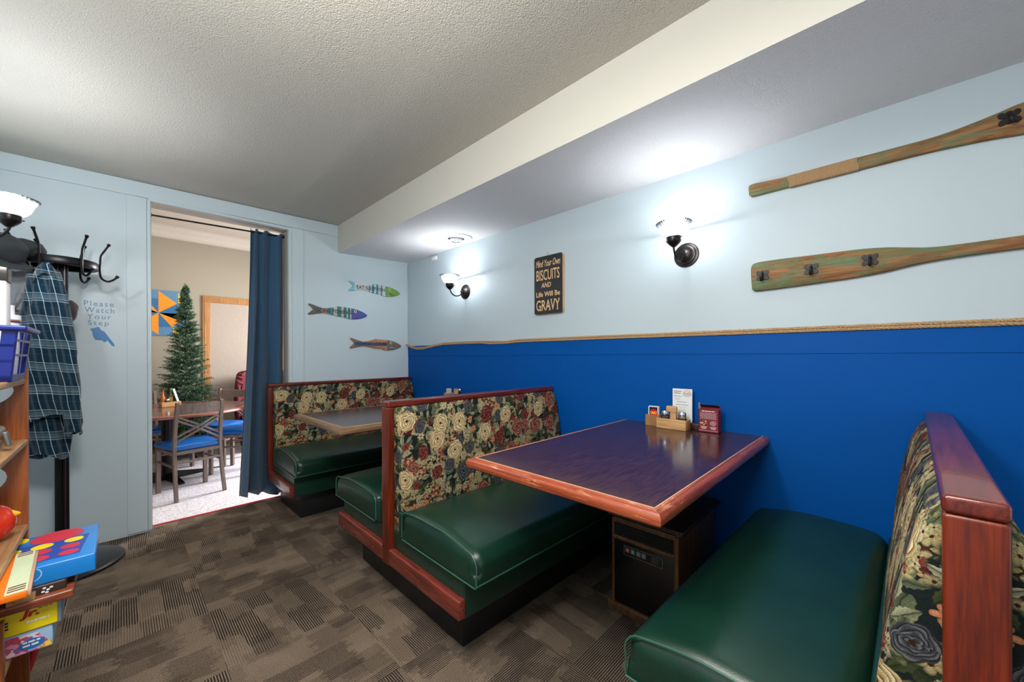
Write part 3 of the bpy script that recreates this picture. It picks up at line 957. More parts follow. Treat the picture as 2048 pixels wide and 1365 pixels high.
# ------------------------------------------------------------------ paddles with iron hooks
def paddle_mat():
    g = G('weathered_green_paddle_wood'); o = g.obj()
    n1 = g.noise(g.scale(o, 30, 3.0, 30), 1.5, 5, 0.65, 1.5)
    n2 = g.noise(g.scale(o, 20, 5, 26, loc=(3, 1, 2)), 1.2, 5, 0.7, 0.8)
    n3 = g.noise(g.scale(o, 60, 4, 60), 2.0, 4, 0.6)
    c = g.mix(n1.sstep(0.35, 0.65), (0.17, 0.075, 0.028), (0.34, 0.155, 0.062))
    c = g.mix(n2.sstep(0.44, 0.58) * 0.75, c, (0.115, 0.17, 0.085))
    c = g.mix(n2.sstep(0.60, 0.68) * 0.7, c, (0.06, 0.29, 0.17))
    c = g.mix(n3.sstep(0.62, 0.75) * 0.6, c, (0.05, 0.03, 0.018))
    g.set(color=c, rough=0.62, spec=0.25)
    g.bump(n3, 0.25, 0.003)
    return g.m
M_paddle = paddle_mat()
M_iron = plain('cast_iron', (0.014, 0.013, 0.014), 0.45, metal=0.5, var=0.4)
M_jute = plain('jute_twine', (0.42, 0.26, 0.13), 0.9, var=0.35, sc=160)

def hook(parent, y, z, ang=0.0, sc=1.0):
    t0 = 0.020
    M = on_right(y, z, XR) @ Matrix.Rotation(ang, 4, 'Z') @ Matrix.Scale(sc, 4)
    bm = BM()
    for sx in (-1, 1):
        for sy_ in (-1, 1):
            lob = [(0.0, -0.001 * sy_), (0.012 * sx, 0.000 * sy_), (0.020 * sx, 0.003 * sy_), (0.024 * sx, 0.009 * sy_), (0.0245 * sx, 0.017 * sy_), (0.020 * sx, 0.022 * sy_), (0.013 * sx, 0.022 * sy_), (0.008 * sx, 0.017 * sy_), (0.006 * sx, 0.021 * sy_), (0.0, 0.022 * sy_)]
            prism(bm, lob, t0 / sc + 0.004, M, t0 / sc - 0.003, bev=0.001)
    h = obj('iron_hook', bm, M_iron, parent, angle=40)
    bm = BM()
    P = [M @ Vector(p) for p in ((0, 0.010, t0 / sc + 0.003), (0, 0.006, t0 / sc + 0.012), (0, -0.010, t0 / sc + 0.016), (0, -0.022, t0 / sc + 0.020), (0, -0.026, t0 / sc + 0.030), (0, -0.018, t0 / sc + 0.036), (0, -0.010, t0 / sc + 0.036))]
    tube(bm, spline(P, 5), 0.0048, 8)
    obj('hook_prong', bm, M_iron, h)
    return h

def outline(up, lo):
    U = spline([(p[0], p[1], 0) for p in up], 8); Lw = spline([(p[0], p[1], 0) for p in lo], 8)
    return [(p.x, p.y) for p in U] + [(p.x, p.y) for p in reversed(Lw)]
# lower paddle: blade to the left, handle running off to the right (plane coordinates: right = -y)
yo, zo = 0.0, 1.54
t = thing('wooden_paddle', 'lower paddle, its broad green and brown blade with three iron hooks pointing left', 'paddle', (XR, yo, zo), 0, 'paddles hung on the pale blue wall')
M = on_right(yo, zo, XR)
up = [(-0.452, -0.052), (-0.456, 0.020), (-0.454, 0.052), (-0.436, 0.068), (-0.35, 0.070), (-0.22, 0.066), (-0.08, 0.062), (0.00, 0.054), (0.06, 0.042), (0.12, 0.031), (0.20, 0.028), (0.33, 0.029), (0.60, 0.030), (0.90, 0.033), (1.05, 0.040)]
lo = [(-0.452, -0.052), (-0.436, -0.062), (-0.35, -0.061), (-0.22, -0.056), (-0.08, -0.048), (0.00, -0.039), (0.06, -0.028), (0.12, -0.020), (0.20, -0.015), (0.33, -0.012), (0.60, -0.011), (0.90, -0.012), (1.05, -0.018)]
bm = BM(); prism(bm, outline(up, lo), 0.021, M, 0.001, bev=0.003)
obj('paddle_board', bm, M_paddle, t, angle=50)
for (y, z) in ((0.409, 1.545), (0.230, 1.545), (0.045, 1.553)): hook(t, y, z)
# upper paddle: handle to the left with a twine grip, blade running off to the right
zo = 1.955
t = thing('wooden_paddle', 'upper paddle with a twine-wrapped handle pointing left towards the sconce', 'paddle', (XR, yo, zo), 0, 'paddles hung on the pale blue wall')
M = on_right(yo, zo, XR)
up = [(-0.462, -0.020), (-0.464, 0.016), (-0.452, 0.026), (-0.40, 0.024), (-0.306, 0.018), (-0.20, 0.018), (-0.074, 0.018), (0.05, 0.017), (0.13, 0.018), (0.20, 0.026), (0.27, 0.040), (0.33, 0.053), (0.45, 0.062), (0.60, 0.064), (0.80, 0.062), (0.83, 0.03)]
lo = [(-0.462, -0.020), (-0.448, -0.030), (-0.40, -0.030), (-0.306, -0.029), (-0.20, -0.029), (-0.074, -0.031), (0.05, -0.031), (0.13, -0.032), (0.20, -0.036), (0.27, -0.042), (0.33, -0.050), (0.45, -0.058), (0.60, -0.060), (0.80, -0.056), (0.83, -0.03)]
bm = BM(); prism(bm, outline(up, lo), 0.021, M, 0.001, bev=0.003)
obj('paddle_board', bm, M_paddle, t, angle=50)
bm = BM()
for i in range(44):
    yy = 0.308 - i * 0.0052
    c0 = Vector((XR - 0.011, yy, zo - 0.006))
    ring = []
    for j in range(13):
        a = 2 * PI * j / 12
        ring.append((c0.x - 0.0125 * (1 if math.cos(a) > 0 else 0.7) * math.copysign(abs(math.cos(a)) ** 0.5, math.cos(a)), c0.y - 0.0052 * j / 12, c0.z + 0.026 * math.copysign(abs(math.sin(a)) ** 0.6, math.sin(a))))
    tube(bm, ring, 0.0028, 5)
obj('twine_grip', bm, M_jute, t)
for y in (-0.297, -0.50, -0.70): hook(t, y, 1.968, 0.05)

# ------------------------------------------------------------------ wooden fish on the back wall
def stripes(name, cols, bounds, xo, base2=None):
    g = G(name); x, y, z = g.sep(g.obj())
    n = g.noise(g.obj(), 60, 4, 0.7)
    u = (x + (n - 0.5) * 0.008) / 0.53
    c = g.ramp(u, [(b, c) for b, c in zip(bounds, cols)], 'CONSTANT')
    worn = g.noise(g.obj(), 45, 5, 0.8).sstep(0.60, 0.68)
    c = g.mix(worn * 0.55, c, base2 or srgb(150, 120, 95))
    g.set(color=c, rough=0.7, spec=0.2)
    return g.m
FU = [(765, 1050), (800, 1056), (860, 1080), (930, 1100), (990, 1096), (1060, 1080), (1105, 1068), (1121, 1057), (1200, 1060), (1310, 1068)]
FHU = [(1310, 1068), (1400, 1085), (1480, 1115), (1520, 1140), (1537, 1158), (1525, 1178), (1470, 1205), (1400, 1225), (1310, 1235)]
FL = [(1310, 1235), (1240, 1226), (1228, 1209), (1210, 1212), (1130, 1205), (1060, 1190), (1000, 1175), (940, 1170), (870, 1182), (800, 1200), (760, 1205), (755, 1190), (785, 1165), (820, 1128), (800, 1100), (762, 1065)]
def fish(label, x0, zc, text, body_m, head_m, mouth_m, tilt=0.0, txt_m=None, mw=None):
    L = 0.525
    fx = lambda p: ((p[0] - 755) / 782 * L, (1142 - p[1]) / 1620 + 0.0)
    t = thing('fish_plaque', label, 'wall decoration', (x0, YB, zc), 0, 'wooden fish plaques')
    M = on_back(x0, zc, YB) @ Matrix.Rotation(tilt, 4, 'Z')
    bm = BM(); prism(bm, [fx(p) for p in FU + FL], 0.013, M, 0.001, bev=0.0012)
    obj('fish_body', bm, body_m, t, angle=50)
    bm = BM(); prism(bm, [fx(p) for p in FHU], 0.014, M, 0.001, bev=0.0015)
    obj('fish_head', bm, head_m, t, angle=50)
    ex, ez = fx((1366, 1113))
    def disc(r, a, b, cx=ex, cz_=ez):
        bm = BM(); prism(bm, [(cx + r * math.cos(i * PI / 10), cz_ + r * math.sin(i * PI / 10)) for i in range(20)], b, M, a); return bm
    e = obj('eye', disc(0.0135, 0.013, 0.0160), plain('cream_eye_ring', srgb(235, 215, 120), 0.5), t)
    obj('pupil', disc(0.0065, 0.0155, 0.0175), plain('black_pupil', (0.01, 0.01, 0.01), 0.3), e)
    bm = BM()
    mp = [(1330, 1200), (1355, 1180), (1385, 1170), (1395, 1182), (1430, 1195), (1490, 1185), (1440, 1202), (1395, 1202), (1365, 1194)]
    prism(bm, [fx(p) for p in mp], 0.0148, M, 0.0135)
    obj('mouth', bm, mouth_m, t, smooth=False)
    bm = BM()
    letters(bm, text, M, (mw or 0.30), 0.036, *fx((850 if mw is None else 840, 1162)), 0.0138, bold=0.016)
    obj('lettering', bm, txt_m or plain('dark_paint_lettering', (0.025, 0.03, 0.06), 0.6), t, smooth=False)
    return t
W_, T_ = srgb(205, 205, 200), srgb(60, 150, 165)
fb1 = stripes('teal_white_fish_stripes', [srgb(120, 190, 205), W_, T_, W_, T_, W_, T_, W_, T_, W_, T_], [0.0, 0.10, 0.36, 0.38, 0.42, 0.46, 0.50, 0.54, 0.59, 0.62, 0.68], 0)
fb2 = stripes('green_white_fish_stripes', [srgb(105, 100, 92), srgb(160, 130, 115), srgb(90, 140, 130), srgb(200, 190, 180), srgb(75, 130, 125), srgb(195, 190, 185), srgb(70, 125, 120), W_, srgb(75, 130, 125), W_], [0.0, 0.2, 0.30, 0.40, 0.46, 0.53, 0.57, 0.62, 0.64, 0.68], 0, srgb(160, 110, 90))
fb3 = stripes('rust_fish_paint', [srgb(140, 105, 85), srgb(175, 120, 85), srgb(185, 130, 95)], [0.0, 0.2, 0.5], 0, srgb(200, 180, 160))
fish('striped wooden fish plaque with a green head, lettered eat sleep fish', 1.482, 1.826, '·EAT·SLEEP·FISH·', fb1, plain('lime_green_paint', srgb(110, 165, 75), 0.6), plain('rust_paint', srgb(150, 75, 50), 0.6), 0.005)
fish('wooden fish plaque with a blue head, lettered gone fishing', 1.132, 1.580, 'GONE·FISHING', fb2, plain('violet_blue_paint', srgb(70, 90, 165), 0.6), plain('magenta_paint', srgb(160, 60, 110), 0.6), 0.0, mw=0.315)
t = fish('brown wooden fish plaque lettered fishing lodge, lowest of the fish', 1.490, 1.293, 'FISHING LODGE', fb3, plain('grey_brown_paint', srgb(112, 100, 92), 0.6), plain('pale_grey_paint', srgb(150, 150, 150), 0.6), 0.0)
M = on_back(1.490, 1.293, YB)
bm = BM(); prism(bm, [(0.040, -0.013), (0.37, -0.013), (0.37, 0.016), (0.040, 0.016)], 0.0134, M, 0.0125)
obj('blue_band', bm, plain('slate_blue_paint', srgb(55, 90, 125), 0.7), t, smooth=False)

# ------------------------------------------------------------------ wall lettering and pointing hand
M_glit = plain('blue_glitter_vinyl', srgb(15, 115, 180), 0.35, var=0.6, sc=420)
M_fade = plain('faded_blue_vinyl', srgb(100, 140, 175), 0.5, var=0.5, sc=300)
t = thing('wall_decal', 'blue watch your step lettering and pointing hand stuck on the wall', 'decal', (-0.09, YB, 1.4))
M = on_back(-0.09, 1.40, YB)
bm = BM()
letters(bm, 'Please', M, 0.128, 0.033, -0.066, 0.103, 0.0012, bold=0.0, spacing=1.25)
letters(bm, 'Watch', M, 0.128, 0.033, -0.064, 0.062, 0.0012, bold=0.0, spacing=1.25)
letters(bm, 'Your', M, 0.105, 0.031, -0.054, 0.022, 0.0012, bold=0.0, spacing=1.25)
letters(bm, 'Step', M, 0.090, 0.040, -0.050, -0.027, 0.0012, bold=0.0, spacing=1.25)
obj('lettering', bm, M_fade, t, smooth=False)
hand = [(430, 760), (520, 735), (610, 705), (640, 730), (670, 780), (740, 815), (800, 890), (850, 960), (900, 1030), (950, 1100), (978, 1155), (962, 1178), (925, 1172), (880, 1120), (830, 1060), (800, 1020), (790, 1055), (755, 1078), (715, 1062), (690, 1030), (630, 1030), (545, 1022), (505, 960), (485, 890), (480, 830)]
bm = BM(); prism(bm, [((p[0] - 640) / 11.37 / 448 * 1.0, (700 - p[1]) / 11.37 / 337 - 0.026) for p in hand], 0.0012, M, 0.0002)
obj('pointing_hand', bm, M_glit, t, smooth=False)

# ------------------------------------------------------------------ things on the near booth table
_rd = random.Random(3)
def dashes(bm, M, x, y, w, h, t):
    """print too small to read: dashes of word length"""
    xe = x + w
    while x < xe - 0.002:
        l = min(_rd.uniform(0.005, 0.014), xe - x)
        prism(bm, [(x, y), (x + l * 0.82, y), (x + l * 0.82, y + h), (x, y + h)], t, M, t - 0.0003)
        x += l
ZT = 0.7977
M_bamboo = wood('pale_bamboo', (0.42, 0.21, 0.075), (0.68, 0.40, 0.18), 'y', 0.42)
t = thing('condiment_caddy', 'pale wooden caddy with a tall centre handle on the near booth table', 'caddy', (2.0, 0.79, ZT))
bm = BM()
box(bm, 1.966, 2.034, 0.715, 0.865, ZT, ZT + 0.008, 0.002, 1)
box(bm, 1.966, 1.973, 0.715, 0.865, ZT + 0.004, ZT + 0.052, 0.002, 1); box(bm, 2.027, 2.034, 0.715, 0.865, ZT + 0.004, ZT + 0.052, 0.002, 1)
box(bm, 1.969, 2.031, 0.715, 0.722, ZT + 0.004, ZT + 0.051, 0.002, 1); box(bm, 1.969, 2.031, 0.858, 0.865, ZT + 0.004, ZT + 0.051, 0.002, 1)
obj('tray', bm, M_bamboo, t)
bm = BM(); box(bm, 1.992, 2.008, 0.773, 0.803, ZT + 0.006, ZT + 0.085, 0.003, 2)
box(bm, 1.990, 2.010, 0.770, 0.824, ZT + 0.083, ZT + 0.116, 0.006, 2)
obj('handle', bm, M_bamboo, t)
def shaker(label, x, y, fill, zt=ZT + 0.0085, s=1.0, cat='shaker'):
    t = thing('condiment_shaker', label, cat, (x, y, zt), 0, 'glass shakers')
    g = G('clear_jar_glass'); g.set(color=(0.95, 0.97, 0.97), rough=0.05, trans=1.0); g.b.inputs['IOR'].default_value = 1.3
    bm = BM(); lathe(bm, [(0, 0), (0.0195 * s, 0), (0.0205 * s, 0.004), (0.0205 * s, 0.048 * s), (0.0175 * s, 0.058 * s), (0.017 * s, 0.062 * s), (0, 0.062 * s)], (x, y, zt), n=16, ribs=8, amp=0.0006)
    obj('jar', bm, g.m, t)
    bm = BM(); lathe(bm, [(0, 0.002), (0.0175 * s, 0.002), (0.0175 * s, 0.036 * s), (0, 0.037 * s)], (x, y, zt), n=16)
    obj('filling', bm, fill, t)
    bm = BM(); lathe(bm, [(0.0182 * s, 0.060 * s), (0.0186 * s, 0.074 * s), (0.015 * s, 0.081 * s), (0, 0.083 * s)], (x, y, zt), n=20)
    obj('lid', bm, M_chrome, t)
    return t
M_pepper = plain('ground_pepper', (0.10, 0.075, 0.055), 0.9, var=0.6, sc=500)
M_salt = plain('white_salt', (0.82, 0.82, 0.82), 0.9, var=0.05)
shaker('pepper shaker with steel lid, left of the near caddy handle', 2.0, 0.832, M_pepper)
shaker('salt shaker with steel lid, right of the near caddy handle', 2.0, 0.744, M_salt)
# holder with playing cards
t = thing('card_holder', 'small square wooden holder at the left end of the caddy', 'holder', (2.035, 0.905, ZT))
bm = BM()
x0, x1, y0, y1 = 2.004, 2.066, 0.868, 0.942
box(bm, x0, x1, y0, y1, ZT, ZT + 0.006)
box(bm, x0, x0 + 0.005, y0, y1, ZT + 0.003, ZT + 0.058); box(bm, x1 - 0.005, x1, y0, y1, ZT + 0.003, ZT + 0.058)
box(bm, x0 + 0.004, x1 - 0.004, y0, y0 + 0.005, ZT + 0.003, ZT + 0.057); box(bm, x0 + 0.004, x1 - 0.004, y1 - 0.005, y1, ZT + 0.003, ZT + 0.057)
obj('box_walls', bm, wood('brown_bamboo', (0.24, 0.11, 0.04), (0.45, 0.24, 0.10), 'z', 0.45), t, smooth=False)
t = thing('playing_cards', 'deck of white-edged playing cards with red oval standing in the holder', 'cards', (2.035, 0.905, ZT + 0.0065))
Mc = on_right(0.905, ZT + 0.0065 + 0.05, 2.022)
bm = BM(); prism(bm, rrect(0.056, 0.094, 0.005), 0.0, Mc, -0.018)
obj('deck', bm, M_white, t)
bm = BM(); prism(bm, rrect(0.045, 0.084, 0.003), 0.0006, Mc, 0.0)
d = obj('card_face', bm, plain('black_card_print', (0.015, 0.015, 0.015), 0.35), t)
bm = BM(); prism(bm, [(0.004 + 0.024 * math.cos(a) * 0.8 - 0.010 * math.sin(a), 0.010 + 0.020 * math.sin(a) + 0.008 * math.cos(a)) for a in [i * PI / 12 for i in range(24)]], 0.0012, Mc, 0.0006)
obj('red_oval', bm, plain('red_card_print', srgb(215, 25, 45), 0.35), d)
bm = BM(); letters(bm, 'UNO', Mc, 0.034, 0.015, -0.015, 0.004, 0.0016, bold=0.03)
obj('lettering', bm, plain('yellow_card_print', srgb(240, 215, 70), 0.4), d, smooth=False)
# dark wooden stand and menu card
t = thing('menu_stand', 'low dark wooden block holding the drinks menu card', 'stand', (2.065, 0.72, ZT))
bm = BM(); box(bm, 2.046, 2.086, 0.640, 0.80, ZT, ZT + 0.030, 0.002, 1)
obj('block', bm, M_dkwood, t)
t = thing('menu_card', 'tall white drinks menu card with a coffee cup picture', 'menu', (2.062, 0.767, ZT + 0.0305))
Mm = on_right(0.767, ZT + 0.0305 + 0.086, 2.062) @ Matrix.Rotation(-0.02, 4, 'X')
bm = BM(); prism(bm, [(-0.050, -0.086), (0.050, -0.086), (0.050, 0.086), (-0.050, 0.086)], 0.0, Mm, -0.0015)
cd = obj('card', bm, plain('white_card_stock', (0.80, 0.81, 0.80), 0.5, var=0.02), t, smooth=False)
bm = BM()
dashes(bm, Mm, -0.043, 0.070, 0.042, 0.005, 0.0006); dashes(bm, Mm, -0.043, 0.060, 0.036, 0.005, 0.0006)
dashes(bm, Mm, -0.043, 0.045, 0.040, 0.003, 0.0006)
for i, wd in enumerate((0.030, 0.026, 0.032)): prism(bm, [(-0.040, 0.037 - i * 0.005), (-0.040 + wd, 0.037 - i * 0.005), (-0.040 + wd, 0.0380 - i * 0.005), (-0.040, 0.0380 - i * 0.005)], 0.0006, Mm, 0.0003)
dashes(bm, Mm, -0.026, 0.015, 0.052, 0.003, 0.0006)
dashes(bm, Mm, -0.031, 0.001, 0.062, 0.003, 0.0006)
for i in range(9):
    wd = random.uniform(0.028, 0.050)
    prism(bm, [(-wd / 2, -0.010 - i * 0.0075), (wd / 2, -0.010 - i * 0.0075), (wd / 2, -0.0090 - i * 0.0075), (-wd / 2, -0.0090 - i * 0.0075)], 0.0006, Mm, 0.0003)
obj('printed_text', bm, plain('grey_print', (0.22, 0.22, 0.24), 0.6), cd, smooth=False)
def ell(cx, cy, a, b, n=24): return [(cx + a * math.cos(2 * PI * i / n), cy + b * math.sin(2 * PI * i / n)) for i in range(n)]
bm = BM(); prism(bm, ell(0.024, 0.058, 0.024, 0.013), 0.0006, Mm, 0.0003); obj('printed_saucer', bm, plain('pale_grey_print', (0.52, 0.55, 0.60), 0.5), cd, smooth=False)
bm = BM(); prism(bm, ell(0.024, 0.070, 0.018, 0.011), 0.0010, Mm, 0.0006); obj('printed_cup', bm, plain('tan_print', (0.70, 0.42, 0.28), 0.5), cd, smooth=False)
bm = BM(); prism(bm, ell(0.024, 0.071, 0.011, 0.006), 0.0013, Mm, 0.0010); obj('printed_foam', bm, plain('cream_print', (0.80, 0.70, 0.60), 0.5), cd, smooth=False)
# open dark red box
t = thing('game_card_box', 'open dark red cardboard box standing at the right of the menu card', 'box', (2.045, 0.632, ZT))
M_red = plain('dark_red_cardboard', srgb(125, 32, 42), 0.45, var=0.1)
bx0, bx1, by0, by1 = 2.012, 2.050, 0.578, 0.670
H = 0.112
bm = BM()
box(bm, bx0, bx0 + 0.0015, by0, by1, ZT, ZT + H); box(bm, bx1 - 0.0015, bx1, by0, by1, ZT, ZT + H + 0.008)
box(bm, bx0, bx1, by0, by0 + 0.0015, ZT, ZT + H); box(bm, bx0, bx1, by1 - 0.0015, by1, ZT, ZT + H); box(bm, bx0, bx1, by0, by1, ZT, ZT + 0.0015)
cb = obj('carton', bm, M_red, t, smooth=False)
bm = BM()
vs = [bm.verts.new(p) for p in ((bx1, by0, ZT + H + 0.006), (bx1, by1, ZT + H + 0.006), (bx0 + 0.010, by1 - 0.003, ZT + H + 0.022), (bx0 + 0.010, by0 + 0.003, ZT + H + 0.022))]
bm.faces.new(vs)
bmesh.ops.solidify(bm, geom=bm.faces[:], thickness=0.0012)
obj('lid_flap', bm, M_red, t, smooth=False)
bm = BM(); vs = [bm.verts.new(p) for p in ((bx0, by1, ZT + H), (bx1, by1, ZT + H), (bx1 - 0.006, by1 + 0.004, ZT + H + 0.030), (bx0 + 0.006, by1 + 0.003, ZT + H + 0.030))]
bm.faces.new(vs); bmesh.ops.solidify(bm, geom=bm.faces[:], thickness=0.0010)
obj('side_flap', bm, plain('white_cardboard_inside', (0.75, 0.74, 0.72), 0.6), t, smooth=False)
Mb = on_right((by0 + by1) / 2, ZT, bx0)
bm = BM()
dashes(bm, Mb, -0.030, 0.1015, 0.060, 0.004, 0.0006)
for i in range(7):
    wd = 0.078 - 0.004 * (i % 3)
    for k in range(9):
        xa = -wd / 2 + wd * k / 9
        prism(bm, [(xa, 0.094 - i * 0.0046), (xa + wd / 9 * 0.72, 0.094 - i * 0.0046), (xa + wd / 9 * 0.72, 0.0952 - i * 0.0046), (xa, 0.0952 - i * 0.0046)], 0.0006, Mb, 0.0002)
for cxp in (-0.021, 0.022):
    for i in range(3):
        wd = 0.030 - 0.005 * i
        prism(bm, [(cxp - wd / 2, 0.026 - i * 0.0045), (cxp + wd / 2, 0.026 - i * 0.0045), (cxp + wd / 2, 0.0278 - i * 0.0045), (cxp - wd / 2, 0.0278 - i * 0.0045)], 0.0006, Mb, 0.0002)
for i in range(26):
    a = i * 2.4; r = 0.0030 * math.sqrt(i)
    prism(bm, ell(0.022 + r * math.cos(a), 0.046 + r * math.sin(a) * 0.85, 0.0015, 0.0015, 6), 0.0006, Mb, 0.0002)
prism(bm, [(-0.044, 0.008), (0.044, 0.008), (0.044, 0.009), (-0.044, 0.009)], 0.0006, Mb, 0.0002)
obj('printed_text', bm, plain('white_print', (0.80, 0.76, 0.76), 0.5), cb, smooth=False)
for nm, c, seeds in (('blue_print_spots', srgb(60, 90, 170), (0, 3, 6)), ('yellow_print_spots', srgb(225, 200, 80), (1, 4, 7)), ('orange_print_spots', srgb(225, 130, 50), (2, 5)), ('pale_print_spots', srgb(225, 225, 225), (8, 9))):
    bm = BM()
    for q in seeds:
        a = q * 2.4 + 0.5; r = 0.0048 * math.sqrt(q)
        prism(bm, ell(-0.021 + r * math.cos(a), 0.046 + r * math.sin(a) * 0.8, 0.0034, 0.0028, 8), 0.0006, Mb, 0.0002)
    obj('printed_spots', bm, plain(nm, c, 0.5), cb, smooth=False)

# things on the far booth table, mostly behind the bench back
t = thing('card_holder', 'small card holder on the far booth table, its pale cards showing above the bench', 'holder', (2.03, 2.842 - 0.10, ZT))
bm = BM(); box(bm, 2.00, 2.06, 2.735, 2.800, ZT, ZT + 0.055, 0.002, 1)
obj('box_walls', bm, wood('tan_bamboo', (0.35, 0.2, 0.1), (0.55, 0.35, 0.18), 'z', 0.45), t, smooth=False)
bm = BM(); box(bm, 2.02, 2.045, 2.745, 2.792, ZT + 0.01, ZT + 0.092, 0.003, 2)
obj('deck', bm, plain('pale_mauve_cards', (0.55, 0.52, 0.54), 0.5, var=0.2, sc=90), t)
t = thing('condiment_caddy', 'wooden condiment caddy on the far booth table behind the middle bench', 'caddy', (2.0, 2.63, ZT))
bm = BM(); box(bm, 1.975, 2.035, 2.555, 2.705, ZT, ZT + 0.045, 0.003, 1)
obj('tray', bm, M_bamboo, t)
bm = BM(); box(bm, 1.998, 2.014, 2.600, 2.655, ZT + 0.04, ZT + 0.100, 0.004, 2)
obj('handle', bm, M_bamboo, t)
shaker('small steel-topped shaker beside the far caddy handle', 2.005, 2.576, M_salt, ZT + 0.0455, 0.7)

# ------------------------------------------------------------------ heater cabinet under the table
M_hwood = wood('brown_oak_heater_wood', (0.075, 0.032, 0.012), (0.20, 0.095, 0.036), 'z', 0.38)
M_hblack = plain('black_heater_panel', (0.006, 0.006, 0.007), 0.25)
t = thing('space_heater', 'wooden cabinet space heater with black front standing under the near table', 'heater', (1.82, 0.75, 0))
hx0, hx1, hy0, hy1, hz = 1.585, 2.040, 0.598, 0.918, 0.466
bm = BM(); box(bm, hx0 + 0.012, hx1, hy0 + 0.008, hy1 - 0.008, 0.045, hz - 0.024, 0.012, 2)
obj('cabinet', bm, M_hwood, t)
bm = BM(); box(bm, hx0 - 0.008, hx1 + 0.004, hy0 - 0.010, hy1 + 0.010, hz - 0.024, hz - 0.012, 0.005, 2); box(bm, hx0 - 0.016, hx1 + 0.006, hy0 - 0.018, hy1 + 0.018, hz - 0.013, hz, 0.006, 3)
obj('cabinet_top', bm, M_dkwood, t)
bm = BM(); box(bm, hx0 - 0.010, hx1 + 0.004, hy0 - 0.012, hy1 + 0.012, 0.008, 0.050, 0.010, 3)
obj('cabinet_base', bm, M_hwood, t)
bm = BM(); box(bm, hx0 + 0.004, hx0 + 0.014, hy0 + 0.030, hy1 - 0.018, 0.050, 0.338, 0.002, 1)
obj('front_panel', bm, M_hblack, t)
bm = BM(); box(bm, hx0 + 0.009, hx0 + 0.0135, hy0 + 0.030, hy1 - 0.018, 0.358, 0.412, 0.001, 1)
for i in range(7): box(bm, hx0 + 0.003, hx0 + 0.010, hy0 + 0.032, hy1 - 0.020, 0.360 + i * 0.0076, 0.3625 + i * 0.0076)
obj('air_grille', bm, plain('black_grille', (0.012, 0.012, 0.013), 0.4), t, smooth=False)
bm = BM(); box(bm, hx0 - 0.002, hx0 + 0.013, hy0 + 0.022, hy1 - 0.012, 0.338, 0.356, 0.005, 2)
box(bm, hx0 + 0.000, hx0 + 0.013, hy0 + 0.008, hy0 + 0.030, 0.048, 0.430, 0.004, 2); box(bm, hx0 + 0.000, hx0 + 0.013, hy1 - 0.020, hy1 - 0.008, 0.048, 0.430, 0.004, 2)
box(bm, hx0 + 0.000, hx0 + 0.013, hy0 + 0.022, hy1 - 0.012, 0.414, 0.436, 0.004, 2)
obj('front_frame', bm, M_hwood, t)
Mh = on_right(hy0 + 0.165, 0.300, hx0 + 0.004)
cp = None
bm = BM()
for (a, b, c, d) in ((-0.088, 0.088, 0.0195, 0.0205), (-0.088, 0.088, -0.0205, -0.0195), (-0.088, -0.087, -0.02, 0.02), (0.087, 0.088, -0.02, 0.02)):
    prism(bm, [(a, c), (b, c), (b, d), (a, d)], 0.0008, Mh, 0.0)
cp = obj('control_panel', bm, plain('grey_panel_outline', (0.35, 0.35, 0.36), 0.4), t, smooth=False)
for (cx_, nm, c) in ((-0.070, 'red_button', (0.30, 0.03, 0.05)), (-0.045, 'green_button', (0.06, 0.26, 0.09)), (-0.018, 'grey_button', (0.16, 0.16, 0.17)), (0.006, 'grey_button', (0.16, 0.16, 0.17))):
    bm = BM(); prism(bm, rrect(0.020, 0.022, 0.002, 3, cx_, 0.003), 0.0020, Mh, 0.0)
    obj('control_button', bm, plain(nm, c, 0.4), cp, smooth=False)
bm = BM(); prism(bm, ell(-0.070, 0.003, 0.005, 0.005), 0.0024, Mh, 0.002); prism(bm, [(-0.022, 0.000), (-0.014, 0.000), (-0.018, 0.007)], 0.0024, Mh, 0.002); prism(bm, [(0.002, 0.007), (0.010, 0.007), (0.006, 0.000)], 0.0024, Mh, 0.002)
letters(bm, '1', Mh, 0.005, 0.010, -0.047, -0.002, 0.0024)
obj('button_symbol', bm, plain('pale_symbol', (0.5, 0.5, 0.5), 0.5), cp, smooth=False)
bm = BM()
for i in range(6): prism(bm, [(0.040, -0.013 + i * 0.0048), (0.072, -0.013 + i * 0.0048), (0.072, -0.0105 + i * 0.0048), (0.040, -0.0105 + i * 0.0048)], 0.0012, Mh, 0.0)
obj('display', bm, plain('dim_display', (0.06, 0.06, 0.065), 0.4), cp, smooth=False)

# ------------------------------------------------------------------ curtain and rod
t = thing('curtain_rod', 'thin dark curtain rod across the top of the doorway', 'rod', (0.56, 3.665, 2.18))
bm = BM(); tube(bm, [(DX0 + 0.004, 3.665, 2.172), (DX1 - 0.004, 3.665, 2.198)], 0.0065, 10)
obj('rod', bm, M_bronze, t)
bm = BM(); tube(bm, [(DX0 + 0.002, 3.665, 2.172), (DX0 + 0.012, 3.665, 2.172)], 0.014, 12); tube(bm, [(DX1 - 0.014, 3.665, 2.198), (DX1 - 0.004, 3.665, 2.198)], 0.014, 12)
obj('end_cap', bm, M_bronze, t)
def curtain_mat():
    g = G('navy_blue_curtain'); o = g.obj()
    n = g.noise(g.scale(o, 600, 600, 40), 1.0, 2, 0.5)
    g.set(color=g.mix(n, (0.028, 0.078, 0.150), (0.042, 0.108, 0.195)), rough=0.75, spec=0.25, sheen=0.2)
    g.bump(n, 0.1, 0.001)
    return g.m
bm = BM()
NU, NV = 150, 50
rows = []
